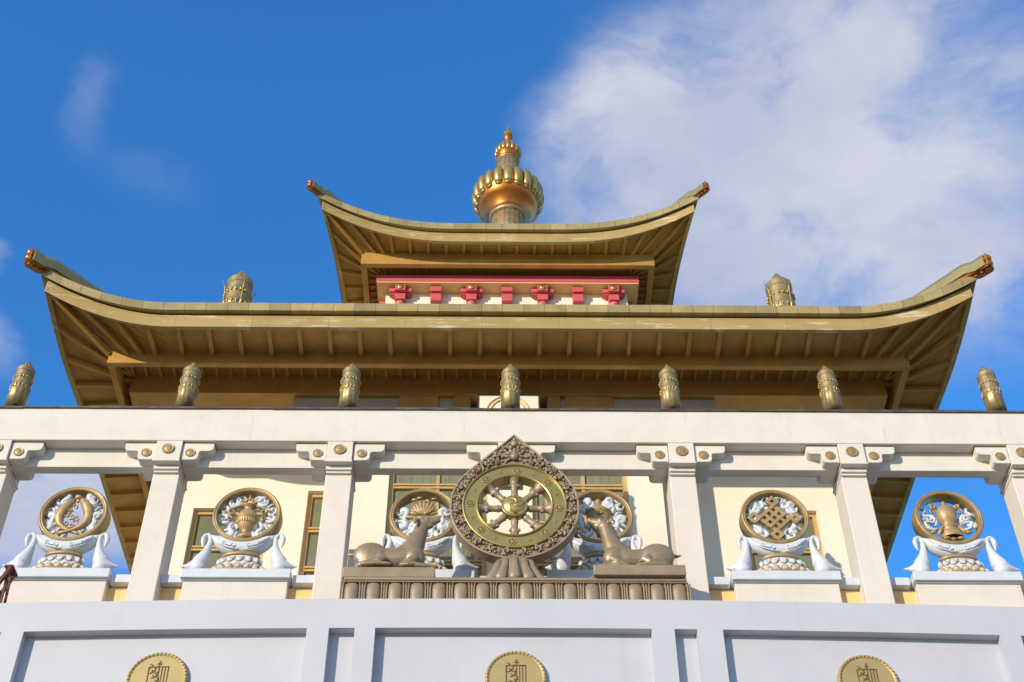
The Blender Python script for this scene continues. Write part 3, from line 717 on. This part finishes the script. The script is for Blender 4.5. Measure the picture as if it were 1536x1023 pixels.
m.ell((0, 0.45, c+0.40), (0.07, 0.06, 0.055)); m.ell((0, 0.46, c+0.34), (0.035, 0.03, 0.05))
for k in range(11): spiral(m, random.uniform(-.12, .12), c-0.24+0.045*k, 0.055, random.uniform(0, 6), 0.9, 1, 0.46, 0.012, 0.02)
m.build('pair_of_fish', G_, t)
# 2 treasure vase
t, c = med_base(PED[1], 'round medallion with a golden treasure vase among white scrolls, on a swan stand')
m = MB()
for s in (-1, 1):
    flow(m, c, s*0.27, 0.32, 1, 1.2); flow(m, c, s*0.42, 0.14, 2, 1.0); flow(m, c, s*0.41, -0.02, 2.4, 0.9); flow(m, c, s*0.16, 0.36, .4, 0.8)
    arms(m, c, [(s*0.19, -0.10, 0.34, 90-s*95, s), (s*0.10, -0.26, 0.34, 90-s*70, -s), (s*0.10, -0.30, 0.34, 90-s*105, s)], 0.5)
anchors(m, c, (20, 50, 130, 160, 190, 215, 325, 350), 0.24)
m.build('ribbon_scrolls', W_, t)
m = MB(); m.lathe([(0.14, -.46), (0.13, -.41), (0.07, -.36), (0.05, -.31), (0.08, -.27), (0.15, -.2), (0.185, -.10), (0.19, -.03), (0.16, .06), (0.10, .13), (0.07, .17), (0.085, .21), (0.14, .225), (0.14, .245), (0.08, .27), (0.05, .3)], 32, (0, 0.47, c), sy=0.75)
m.lathe([(0.192, -.06), (0.2, -.045), (0.192, -.03)], 32, (0, 0.47, c), sy=0.78)
for i in range(14): a = pi+pi*i/13; m.ell((0.17*cos(a), 0.47+0.13*sin(a), c-.12), (.016, .016, .05), 6, 5)
for s in (-1, 1):
    spiral(m, s*0.10, c+.31, 0.055, 0 if s > 0 else pi, 1.2, s, 0.46, .016, .03); spiral(m, s*0.27, c+0.10, 0.075, pi/2, 1.1, -s, 0.46, .02, .035, tail=[(s*0.12, c+.22), (s*0.2, c+.21)])
    spiral(m, s*0.30, c-0.04, 0.05, pi/2, 1.1, s, 0.46, .016, .03, tail=[(s*0.33, c+.08)]); spiral(m, s*0.385, c+0.10, 0.04, -pi/2, 1.1, s, 0.46, .014, .03)
for a in range(5): m.ell((0.05*(a-2), 0.46, c+.34+0.028*(2-abs(a-2))), (.03, .03, .05), 8, 6)
m.ell((0, .46, c+.42), (.025, .025, .06), 8, 6)
m.build('treasure_vase', G_, t)
# 3 lotus
t, c = med_base(PED[2], 'round medallion with a golden lotus flower, on a swan stand behind the left deer')
m = MB()
for s in (-1, 1):
    flow(m, c, s*0.43, 0.10, 1, .7)
    arms(m, c, [(s*0.24, 0.05, 0.30, 90-s*85, s), (s*0.22, -0.12, 0.34, 90-s*95, -s), (s*0.14, -0.27, 0.34, 90-s*80, s), (s*0.08, -0.36, 0.26, 90-s*95, -s)], 0.5)
    flow(m, c, s*0.36, -0.16, 2, 1.0); flow(m, c, s*0.26, -0.29, 2, 1.0); flow(m, c, s*0.1, -0.37, 2, .9)
anchors(m, c, (10, 170, 195, 220, 320, 345, 250, 290), 0.24)
m.build('ribbon_scrolls', W_, t)
m = MB()
for k in range(11):
    a = R(-75+15*k); L = 0.13+0.04*cos(a*2); m.ell((0.16*sin(a), 0.46-0.03*cos(a), c+0.05+0.14*cos(a)), (0.038, 0.03, L), 8, 8, Matrix.Rotation(a, 3, 'Y'))
for k in range(7):
    a = R(-60+20*k); m.ell((0.10*sin(a), 0.42, c+0.05+0.10*cos(a)), (0.04, 0.03, 0.11), 8, 8, Matrix.Rotation(a, 3, 'Y'))
for k in range(-2, 3): m.tube([(0.02*k, 0.46, c-.15), (0.05*k, 0.45, c+.12), (0.10*k, 0.45, c+.33)], [.012, .010, .006], 6)
for x, z in ((-.17, .38), (.17, .40), (-.08, .42), (.06, .36)): m.ell((x, .45, c+z), (.06, .03, .028), 8, 6)
for s in (-1, 1): m.tube([(0, .46, c-.02), (s*.16, .45, c-.01), (s*.28, .45, c+.01), (s*.36, .45, c+.05)], [.02, .035, .03, .006], 7)
m.ell((0, .45, c-.03), (.2, .05, .05), 12, 7); m.tube([(0, .47, c-.05), (0.01, .47, c-.42)], .022, 7)
m.build('lotus_flower', G_, t)
# 4 domed jar
t, c = med_base(PED[3], 'round medallion with a tiered golden dome, on a swan stand behind the right deer')
m = MB()
for s in (-1, 1):
    flow(m, c, s*0.20, 0.30, 1, 1.1); flow(m, c, s*0.40, 0.24, 1, 0.8); flow(m, c, s*0.38, 0.0, 2, 1.0); flow(m, c, s*0.25, -0.27, .5, 1.1)
    arms(m, c, [(s*0.20, 0.10, 0.34, 90-s*70, -s), (s*0.22, -0.05, 0.36, 90-s*100, s), (s*0.16, -0.22, 0.34, 90-s*120, -s)], 0.5)
anchors(m, c, (5, 40, 140, 175, 200, 225, 315, 340), 0.26)
m.build('ribbon_scrolls', W_, t)
m = MB(); m.lathe([(0.05, -.4), (0.07, -.3), (0.13, -.2), (0.18, -.10), (0.20, .02), (0.205, .09), (0.235, .10), (0.235, .125), (0.2, .14), (0.2, .16), (0.165, .175), (0.165, .195), (0.13, .215), (0.10, .25), (0.06, .29), (0.035, .31), (0.05, .35), (0.045, .39), (0.015, .43)], 36, (0, 0.46, c), sy=0.7)
spiral(m, 0.0, c+0.01, 0.055, 0, 1.3, 1, 0.315, .012, .02)
for s in (-1, 1): spiral(m, s*.24, c-.27, .07, pi/2, 1.1, -s, .46, .022, .035, tail=[(s*.12, c-.2)])
m.build('tiered_dome', G_, t)
# 5 endless knot
t, c = med_base(PED[4], 'round medallion with a golden lattice endless knot, on a white swan stand')
m = MB()
for s in (-1, 1):
    flow(m, c, s*0.36, 0.22, 1, 1.2); flow(m, c, s*0.25, 0.30, 1, .9); flow(m, c, s*0.13, 0.39, 1, 0.9)
    arms(m, c, [(s*0.26, 0.06, 0.32, 90-s*85, -s), (s*0.30, -0.02, 0.28, 90-s*110, s), (s*0.20, -0.20, 0.34, 90-s*110, -s), (s*0.12, -0.33, 0.34, 90-s*75, s)], 0.51)
    flow(m, c, s*0.43, 0.04, 2, .7); flow(m, c, s*0.24, -0.33, 2, 1.0)
anchors(m, c, (0, 30, 60, 120, 150, 180, 205, 225, 315, 335), 0.26, .53)
m.build('ribbon_scrolls', W_, t)
m = MB(); u = 0.125; w = 0.030
def kb(a0, b0, a1, b1, y):
    q = lambda a, b: ((a-b)*u*0.7071, (a+b)*u*0.7071)
    (x0, z0), (x1, z1) = q(a0, b0), q(a1, b1); L = math.hypot(x1-x0, z1-z0); dx, dz = (x1-x0)/L, (z1-z0)/L
    x0 -= dx*w; z0 -= dz*w; x1 += dx*w; z1 += dz*w
    m.prism([(x0-dz*w, c+z0+dx*w), (x1-dz*w, c+z1+dx*w), (x1+dz*w, c+z1-dx*w), (x0+dz*w, c+z0-dx*w)], y, y+0.10)
k2 = 1.5
for v in (-1.5, -0.5, 0.5, 1.5):
    kb(-1.5, v, 1.5, v, 0.40+0.012*(v > 0)); kb(v, -1.5, v, 1.5, 0.406+0.013*(abs(v) > 1))
for sx, sy in ((1, 1), (-1, -1), (1, -1), (-1, 1)):
    kb(sx*1.5, sy*2.5, sx*2.5, sy*2.5, .403); kb(sx*2.5, sy*1.5, sx*2.5, sy*2.5, .409)
    kb(sx*1.5, sy*1.5, sx*1.5, sy*2.5, .4015); kb(sx*1.5, sy*1.5, sx*2.5, sy*1.5, .4075)
m.build('endless_knot', G_, t, bevel=0.006)
# 6 victory banner
t, c = med_base(PED[5], 'round medallion with a golden victory banner against blue sky, on a swan stand')
m = MB()
for s in (-1, 1):
    m.tube([(s*.20, .5, c-.18), (s*.28, .5, c-.20), (s*.36, .49, c-.16), (s*.42, .49, c-.06), (s*.36, .5, c-.02), (s*.26, .5, c-.05), (s*.22, .5, c+.03), (s*.27, .49, c+.10), (s*.36, .49, c+.09), (s*.43, .49, c+.10), (s*.40, .5, c+.16), (s*.36, .5, c+.18), (s*.37, .5, c+.26), (s*.42, .5, c+.24)], [(.05, .02), (.05, .034), (.05, .034), (.05, .03), (.05, .026), (.05, .03), (.05, .036), (.05, .034), (.05, .03), (.05, .036), (.05, .026), (.05, .03), (.04, .024), (.03, .01)], 8)
    m.tube([(s*.22, .5, c-.10), (s*.2, .5, c-.02), (s*.20, .5, c+.05)], (0.03), 7); m.ell((s*.44, .49, c-.12), (.05, .04, .05)); flow(m, c, s*.33, .03, 1, .55)
anchors(m, c, (10, 170, 195, 345), .34)
m.build('ribbon_scrolls', W_, t)
m = MB(); m.lathe([(0.19, -.40), (0.20, -.38), (0.16, -.26), (0.13, -.19), (0.15, -.18), (0.155, -.15), (0.11, -.14), (0.11, -.10), (0.15, -.06), (0.17, .06), (0.18, .18), (0.15, .21), (0.15, .24), (0.10, .26), (0.06, .30), (0.035, .33), (0.045, .37), (0.015, .41)], 36, (0, .47, c), sy=.8, cap=False)
m.lathe([(0.10, -.44), (0.02, -.36), (0.02, -.3)], 12, (0, .47, c))
for s in (-1, 1):
    spiral(m, s*.20, c+.27, .055, pi/2, 1.0, -s, .46, .02, .03, tail=[(s*.12, c+.23)]); spiral(m, s*.24, c+.17, .045, pi/2, 1.0, -s, .46, .018, .03)
    m.tube([(s*.13, .42, c-.16), (s*.2, .40, c-.28), (s*.26, .40, c-.36)], [.03, .035, .012], 7); m.ell((s*.12, .40, c-.43), (.07, .04, .03)); m.tube([(s*.18, .46, c+.26), (s*.3, .46, c+.36)], [.02, .01], 6)
    m.ell((s*.30, .45, c-.27), (.06, .03, .03))
m.build('victory_banner', G_, t)
# 7 next stand beyond the frame's left edge is out of view

# ------------------------------------------------------------------ bronze base, wheel and deer
lp = thing('lotus_plinth', 'long bronze-painted plinth with a band of lotus petals on the wall top', 'plinth', (0.07, -0.75, 13.7))
m = MB(); m.box(-2.68, 2.66, 0.0, 0.70, 0.735, 0.79); m.box(-2.66, 2.64, 0.09, 0.68, 0.0, 0.735); m.build('slab', bronze, lp, bevel=0.012)
m = MB(); n = 16; wd = 5.42/n
for i in range(n):
    x = -2.72+wd*(i+0.5)
    m.tube([(x, 0.07, -0.01), (x, 0.055, 0.25), (x, 0.04, 0.55), (x, 0.045, 0.655), (x, 0.075, 0.705)], [(.06, wd*.30), (.06, wd*.315), (.06, wd*.32), (.055, wd*.30), (.02, wd*.24)], 20)
    for s in (-1, 1):
        m.tube([(x+s*wd*.385, 0.08, -0.01), (x+s*wd*.39, 0.065, 0.3), (x+s*wd*.39, 0.05, 0.62), (x+s*wd*.36, 0.075, 0.70)], [(.05, wd*.055)]*4, 8)
    m.tube([(x+wd*.5, 0.085, -0.01), (x+wd*.5, 0.075, 0.3), (x+wd*.5, 0.06, 0.64), (x+wd*.5, 0.08, 0.695)], [(.045, wd*.065)]*4, 8)
m.build('petal_band', bronze, lp)

m = MB(); m.box(-2.70, 2.68, 0.015, 0.69, 0.708, 0.733); m.build('upper_fillet', bronze, lp, bevel=0.01)

wh = thing('dharma_wheel', 'large golden eight-spoked wheel in a pointed bronze frame between two deer', 'wheel', (0.055, -0.5, 14.492))
wc = 1.611   # wheel centre above the base
m = MB(); m.lathe([(0.44, 0.0), (0.44, 0.03), (0.40, 0.05), (0.34, 0.18), (0.27, 0.40), (0.26, 0.56)], 48, (0, 0.1, 0), sy=0.55)
for i in range(7):
    a = pi+pi*i/6; ca, sa = cos(a), sin(a)*0.55
    m.tube([(0.45*ca, 0.1+0.45*sa, 0.03), (0.44*ca, 0.1+0.44*sa, 0.12), (0.38*ca, 0.1+0.38*sa, 0.24), (0.32*ca, 0.1+0.32*sa, 0.38), (0.28*ca, 0.1+0.28*sa, 0.52)], [(.03, .075), (.05, .095), (.03, .075), (.025, .055), (.02, .045)], 12)
m.build('lotus_foot', bronze, wh)
Ro, apex = 1.07, 1.545
phi = math.acos(Ro/apex)
def tear(a, off=0.0):
    d = abs((a-pi/2+pi) % (2*pi)-pi)
    r = Ro if d >= phi else Ro/cos(phi-d)
    return r+off
N = 144
def tear_ring(mb, of0, of1, y0, y1, inner=None):
    v = []; f = []
    angs = [pi/2+2*pi*i/N for i in range(N)]
    for (o, y) in ((of0, y0), (of0, y1), (of1, y1), (of1, y0)):
        for a in angs:
            r = tear(a, o) if inner is None or o != of1 else inner
            v.append((r*cos(a), y, wc+r*sin(a)))
    for j in range(4):
        jj = (j+1) % 4
        for i in range(N): k = (i+1) % N; f.append((j*N+i, j*N+k, jj*N+k, jj*N+i))
    mb.add(v, f)
m = MB(); tear_ring(m, 0.0, -1, 0.03, 0.24, 0.845); fr_ = m.build('pointed_frame', bronze, wh, bevel=0.012)
m = MB(); tear_ring(m, 0.004, -0.035, 0.0, 0.06); m.build('frame_border', bronze, fr_, bevel=0.01)
m = MB()
def outp(a, q):            # q from 0 (gold ring) to 1 (border)
    r0, r1 = 0.885, tear(a, -0.045); r = r0+(r1-r0)*q
    return r*cos(a), wc+r*sin(a), r1-r0
rng = random.Random(11)
def leafroll(x, z, r, a, d):
    spiral(m, x, z, r*0.95, a, 1.0, d, 0.006, r*0.30, 0.038)
    for k in range(4):
        g_ = a+d*(0.8+k*1.15); q = r*1.12
        m.ell((x+q*cos(g_), 0.014, z+q*sin(g_)), (r*0.50, 0.034, r*0.34), 9, 7, Matrix.Rotation(-(g_+0.9*d), 3, 'Y'))
    m.ell((x, -0.006, z), (r*0.34, 0.036, r*0.34), 8, 6)
nb = 24
for i in range(nb):        # a running scroll of leaves and berries round the wheel
    a = pi/2+2*pi*(i+0.5)/nb; d = abs((a-pi/2+pi) % (2*pi)-pi)
    x, z, wdt = outp(a, 0.46); sgn = 1 if cos(a) > 0 else -1
    if wdt < 0.235:
        leafroll(x, z, 0.066+0.008*rng.random(), a+(0 if i % 2 else pi), sgn*(1 if i % 2 else -1))
        for q, da in ((0.12, .5), (0.88, .5), (0.5, .5), (0.9, .15), (.12, .15)):
            xx, zz, _ = outp(a+da*2*pi/nb, q); m.ell((xx, .026, zz), (.024, .026, .022), 7, 5)
    elif d > 9:
        n_ = 2 if wdt < 0.36 else 3
        for k in range(n_):
            xx, zz, _ = outp(a+rng.uniform(-.02, .02), (k+0.55)/n_); leafroll(xx, zz, wdt/n_*0.34, rng.uniform(0, 6), sgn*(1 if k % 2 else -1))
        for k in range(n_+1):
            xx, zz, _ = outp(a+0.5*2*pi/nb, (k+0.3)/(n_+.6)); m.ell((xx, .022, zz), (.03, .028, .026), 8, 6)
for sg in (-1, 1):
    for q, (xx, zz, rr) in enumerate(((.275, 1.07, .070), (.41, .955, .068), (.54, .86, .058), (.665, .745, .05), (.30, .915, .040), (.45, .825, .034), (.165, 1.235, .042), (.76, .62, .045), (.62, .70, .03))):
        leafroll(sg*xx, wc+zz, rr, pi/2+sg*q, sg*(1 if q % 2 else -1))
    for xx, zz in ((.36, 1.06), (.345, .985), (.49, .93), (.21, .95), (.22, 1.17), (.60, .80), (.10, 1.33), (.37, .87), (.52, .78), (.145, .93)): m.ell((sg*xx, .022, wc+zz), (.026, .03, .024), 7, 5)
for k in range(9):         # the jewel with its leaves at the point
    a = R(-128+32*k); m.ell((0.115*sin(a), 0.012, wc+1.06+0.12*cos(a)), (.030, .034, .062), 8, 6, Matrix.Rotation(a, 3, 'Y'))
for k in range(6):
    a2 = R(-100+40*k); m.ell((0.185*sin(a2), 0.018, wc+1.08+0.19*cos(a2)), (.026, .032, .048), 8, 6, Matrix.Rotation(a2, 3, 'Y'))
m.ell((0, -0.02, wc+1.035), (.075, .05, .085), 14, 9); m.ell((0, -0.012, wc+1.115), (.036, .04, .06), 10, 7); m.ell((0, 0.0, wc+1.33), (.062, .042, .07), 12, 8); m.ell((0, 0.005, wc+1.42), (.032, .034, .045), 8, 6)
m.build('carved_leaves', bronze, fr_)
m = MB().disc([(0.60, 0.20), (0.868, 0.20), (0.868, 0.0), (0.862, -0.018), (0.848, -0.022), (0.838, -0.014), (0.834, 0.012), (0.640, 0.012), (0.634, -0.014), (0.622, -0.022), (0.610, -0.016), (0.602, 0.0)], 160, (0, 0, wc), closed=True, sm=False)
rim = m.build('gold_rim', brass, wh)
for i in range(8):
    a = pi/2+2*pi*i/8-0.06; cx, cz2 = 0.737*cos(a), wc+0.737*sin(a); m = MB()
    for k in range(6):
        g_ = 2*pi*k/6; pts = [(cx+0.046*cos(g_)+0.027*cos(h*pi/4), 0.008, cz2+0.046*sin(g_)+0.027*sin(h*pi/4)) for h in range(9)]; m.tube(pts, 0.009, 5)
    m.ell((cx, .008, cz2), (.018, .015, .018), 8, 6); m.build('flower_mark', relief_gold, rim)
    b = a+pi/8; m = MB()
    for k in range(4): m.ell((0.737*cos(b)+.022*cos(k*pi/2), .008, wc+0.737*sin(b)+.022*sin(k*pi/2)), (.014, .013, .014), 6, 5)
    m.build('quatrefoil_mark', relief_gold, rim)
hub = MB().disc([(0.15, 0.22), (0.205, 0.18), (0.222, 0.06), (0.215, 0.03), (0.205, 0.02), (0.198, 0.03), (0.16, -0.005), (0.09, -0.03), (0.02, -0.036)], 48, (0, -0.02, wc)).build('hub', brass, wh)
m = MB()
for k in range(3):
    pts = []
    for i in range(12):
        t_ = i/11; r = 0.02+0.155*t_; a = 2*pi*k/3+0.5+2.3*t_; pts.append((r*cos(a), -0.052+0.045*(r/0.2)**2, wc+r*sin(a)))
    m.tube(pts, [0.012+0.010*sin(pi*i/11) for i in range(12)], 7)
m.build('hub_swirl', gilt, hub)
for k in range(8):
    a = 2*pi*k/8+pi/2; d = Vector((cos(a), 0, sin(a))); m = MB()
    prof = [(0.17, .055), (0.24, .055), (0.27, .07), (0.30, .058), (0.36, .056), (0.42, .062), (0.45, .088), (0.475, .075), (0.51, .068), (0.55, .085), (0.60, .125), (0.63, .14)]
    m.tube([(d.x*r, 0.10, wc+d.z*r) for r, w in prof], [(w*0.85, w) for r, w in prof], 12)
    n_ = Vector((-d.z, 0, d.x))
    for s in (-1, 1): m.ell((d.x*.46+n_.x*.07*s, 0.07, wc+d.z*.46+n_.z*.07*s), (.03, .03, .03), 8, 6)
    m.build('spoke', bronze, wh)

def deer(loc, rz, label):
    t = thing('deer_statue', label, 'statue', loc, rz, 'kneeling deer beside the wheel')
    m = MB()
    m.tube([(-.50, 0, .22), (-.42, 0, .27), (-.25, 0, .275), (-.05, 0, .26), (.12, 0, .255), (.28, 0, .27), (.40, 0, .29), (.47, 0, .30)], [(.12, .14), (.19, .21), (.205, .215), (.20, .20), (.20, .20), (.195, .205), (.17, .20), (.11, .15)], 18)
    m.tube([(.22, 0, .34), (.30, 0, .45), (.365, 0, .60), (.41, 0, .76), (.445, 0, .90), (.46, 0, 1.0)], [(.16, .22), (.145, .20), (.12, .155), (.10, .125), (.09, .108), (.085, .10)], 16)
    m.tube([(.37, 0, 1.01), (.44, 0, 1.01), (.52, 0, 1.015), (.60, 0, 1.035), (.67, 0, 1.06), (.72, 0, 1.08), (.745, 0, 1.085)], [(.05, .05), (.09, .10), (.085, .105), (.065, .085), (.05, .062), (.045, .05), (.02, .025)], 14)
    m.ell((.56, 0, .955), (.09, .055, .06), 12, 8, Matrix.Rotation(R(-25), 3, 'Y'))
    for s in (-1, 1):
        m.ell((-.33, s*.13, .265), (.285, .115, .245), 18, 12, Matrix.Rotation(R(10), 3, 'Y'))
        m.tube([(-.12, s*.20, .20), (-.20, s*.215, .10), (-.40, s*.20, .055), (-.52, s*.17, .06)], [(.06, .10), (.07, .07), (.05, .05), (.03, .04)], 12)
        m.tube([(-.46, s*.215, .05), (-.25, s*.245, .04), (-.06, s*.25, .035), (0.02, s*.25, .03)], [.045, .036, .032, .02], 10)
        m.ell((.36, s*.12, .26), (.17, .10, .19), 14, 10, Matrix.Rotation(R(-15), 3, 'Y'))
        m.tube([(.40, s*.155, .20), (.30, s*.175, .12), (.20, s*.18, .075), (.28, s*.185, .05), (.45, s*.18, .05)], [.085, .07, .055, .05, .045], 12)
        if s < 0: m.tube([(.45, s*.18, .05), (.58, s*.165, .05), (.70, s*.15, .045), (.755, s*.145, .035)], [.045, .038, .036, .02], 10)
        else: m.tube([(.45, s*.18, .05), (.58, s*.165, .05), (.66, s*.15, .05), (.70, s*.14, .035)], [.045, .038, .036, .02], 10)
        m.tube([(.14, s*.19, .045), (.28, s*.225, .04), (.36, s*.23, .03)], [.04, .034, .018], 10)
        m.tube([(.385, s*.06, 1.03), (.36, s*.115, 1.0), (.335, s*.15, .94), (.325, s*.165, .87)], [(.03, .03), (.035, .05), (.03, .045), (.008, .012)], 10)
        m.ell((.53, s*.082, 1.045), (.03, .016, .018), 8, 6)
        m.ell((.735, s*.022, 1.095), (.014, .012, .012), 6, 5)
    m.build('body', deer_bronze, t, remesh=0.0115)
    m = MB(); m.tube([(-.56, 0, .375), (-.63, 0, .365), (-.69, 0, .37), (-.735, 0, .385)], [.04, .035, .024, .006], 10); m.build('tail', deer_bronze, t)
    m = MB(); m.box(-.74, .70, -.215, .30, -.199, -.006); m.build('plinth_block', bronze, t, bevel=0.012)
    return t
deer((-1.90, -0.53, 14.69), 0.0, 'kneeling bronze deer facing right at the left of the wheel, head raised')
deer((1.98, -0.53, 14.69), pi, 'kneeling bronze deer facing left at the right of the wheel, head raised')

# ------------------------------------------------------------------ lower front wall (very slightly bowed on plan)
BOW = 0.00278
fwall = thing('front_wall', 'cool white lower wall with sunken rectangular panels across the foot of the view', 'wall', (0, -1.0, 0))
def bow_grid(mb, x0, x1, y, z0, z1):
    n = max(1, int((x1-x0)/0.45))
    for i in range(n):
        a, b = x0+(x1-x0)*i/n, x0+(x1-x0)*(i+1)/n
        mb.add([(a, y+BOW*a*a, z0), (b, y+BOW*b*b, z0), (b, y+BOW*b*b, z1), (a, y+BOW*a*a, z1)], [(0, 1, 2, 3)])
def bow_slab(mb, x0, x1, y0, y1, z0, z1):
    # solid strip following the bow
    n = max(1, int((x1-x0)/0.45)); v = []
    for i in range(n+1):
        x = x0+(x1-x0)*i/n; d = BOW*x*x; v += [(x, y0+d, z0), (x, y1+d, z0), (x, y1+d, z1), (x, y0+d, z1)]
    f = [(i*4+k, i*4+(k+1) % 4, (i+1)*4+(k+1) % 4, (i+1)*4+k) for i in range(n) for k in range(4)]
    f += [(3, 2, 1, 0), (4*n, 4*n+1, 4*n+2, 4*n+3)]
    mb.add(v, f)
REC = [(-12.0, -8.05), (-7.98, -7.64), (-7.30, -3.06), (-2.73, -2.345), (-2.04, 2.09), (2.43, 2.77), (3.155, 7.34), (7.66, 8.0)]
def sh(a): return (a[0], a[1])
m = MB(); zt, zr, zb = 13.92, 13.405, 8.5
bow_slab(m, -12.4, 12.4, 0.0, 0.165, zr, zt)
xs = -12.4
for a, b in REC:
    if a > xs: bow_slab(m, xs, a, 0.0, 0.165, zb, zr)
    xs = b
bow_slab(m, xs, 12.4, 0.0, 0.165, zb, zr); bow_slab(m, -12.4, 12.4, 0.0, 0.165, 0, zb)
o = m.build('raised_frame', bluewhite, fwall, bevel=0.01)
import bmesh
bm = bmesh.new(); bm.from_mesh(o.data); bmesh.ops.remove_doubles(bm, verts=bm.verts, dist=1e-5); bm.to_mesh(o.data); bm.free()
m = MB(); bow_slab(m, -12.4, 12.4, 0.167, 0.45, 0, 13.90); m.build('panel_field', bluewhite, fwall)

def roundel(x, label):
    z = 12.63; y = -1.0+0.165+BOW*x*x
    t = thing('wall_roundel', label, 'roundel', (x, y, z), math.atan(2*BOW*x), 'gilt roundels on the lower wall')
    m = MB().disc([(0.45, 0.0), (0.45, -0.045), (0.44, -0.06), (0.425, -0.066), (0.41, -0.064), (0.395, -0.056), (0.39, -0.05), (0.385, -0.05), (0.375, -0.05), (0.05, -0.05)], 64, sm=False); bd = m.build('disc', plaque, t)
    m = MB()
    for i in range(44):
        a = 2*pi*i/44; m.ell((0.422*cos(a), -0.060, 0.422*sin(a)), (.024, .020, .022), 7, 5)
    m.build('beaded_rim', plaque, t)
    m = MB(); y_ = -0.052
    def st(p, w=0.010): m.tube([(a, y_, b) for a, b in p], w, 5)
    for i, xx in enumerate((0.01, 0.055, 0.10, 0.145)): st([(xx, .20-0.012*i*0), (xx, -.16-.04*i)], 0.0085)
    st([(-.14, .20), (-.14, -.26)], .009); st([(-.14, .20), (.0, .205), (.155, .20)], .0085); st([(-.14, -.26), (0, -.28), (.15, -.29)], .0085)
    for z0, x0 in ((.19, -.10), (.10, -.07), (.02, -.03), (-.07, -.07), (-.16, -.03)):
        st([(x0-.05, z0-.01), (x0, z0+.015), (x0+.05, z0-.005), (x0+.06, z0-.05), (x0+.02, z0-.065), (x0+.005, z0-.035)], .011)
        st([(x0+.05, z0-.01), (.01, z0+.03)], .009)
    st([(-.02, .25), (.01, .27), (.04, .255), (.01, .24), (-.02, .25)], .009); st([(.0, .285), (.02, .30)], .009)
    st([(-.13, .245), (-.10, .235), (-.085, .205)], .011)
    m.build('inscription', engraved, bd)
    return t
roundel(-5.19, 'gilt roundel with raised vertical script in the left wall panel')
roundel(0.055, 'gilt roundel with raised vertical script on the wall below the great wheel')
roundel(5.23, 'gilt roundel with raised vertical script in the right wall panel')

# ------------------------------------------------------------------ small clutter at the left edge
la = thing('stepladder', 'rusty red stepladder leaning at the far left edge behind the wall top', 'ladder', (-8.02, -0.45, 13.75))
m = MB(); m.bar((-.36, 0, 0), (.05, 0, 1.12), .055, .05, (-1, 0, .4)); m.bar((-.36, .3, 0), (.05, .22, 1.12), .055, .05, (-1, 0, .4)); m.build('climbing_rails', rust, la)
m = MB(); m.bar((.09, .05, 0), (.055, .05, 1.05), .035, .035, (1, 0, 0)); m.bar((.09, .25, 0), (.055, .2, 1.05), .035, .035, (1, 0, 0)); m.build('back_legs', rust, la)
m = MB(); m.box(-.02, .12, -.03, .26, 1.10, 1.14); m.build('top_step', rust, la, bevel=0.006)
for z in (.25, .52, .80):
    x = -.36+.41*z/1.12; m = MB(); m.tube([(x, -.02, z), (x-.02, .3, z)], .016, 8); m.tube([(x-.14, 0.0, z+.03), (x-.06, 0, z-.01), (x, 0, z)], .014, 7); m.build('rung', rust, la)
fl = thing('work_lamp', 'white rounded work lamp with black housing beside the red stepladder', 'lamp', (-8.20, -0.42, 13.75))
m = MB(); m.tube([(-.06, 0, .92), (-.06, 0, 1.0), (-.06, 0, 1.12), (-.06, 0, 1.22)], [.05, .085, .085, .05], 16); m.ell((-.06, 0, 1.1), (.085, .1, .14), 16, 12); m.build('globe', soft_white, fl)
m = MB(); m.ell((-.13, 0, .86), (.12, .1, .085), 16, 10); m.tube([(-.02, 0, .86), (.12, 0, .86)], .012, 8); m.build('housing', black, fl)
m = MB(); m.tube([(-.14, 0, 0), (-.14, 0, .84)], .025, 10); m.build('stand', black, fl)
cbl = MB(); cbl.tube([(-6.92, .47, 14.75), (-6.80, .44, 14.95), (-6.76, .42, 15.10), (-6.70, .35, 15.28), (-6.64, .33, 15.37), (-6.62, .40, 15.36)], .009, 6)
cbl.tube([(-6.76, .42, 15.10), (-6.72, .41, 15.07), (-6.69, .42, 15.11)], .007, 6)
cb_ = cbl.build('loose_cable', flash); cb_['label'] = 'thin loose dark cable hanging down the ochre wall beside the fish pedestal'; cb_['category'] = 'cable'
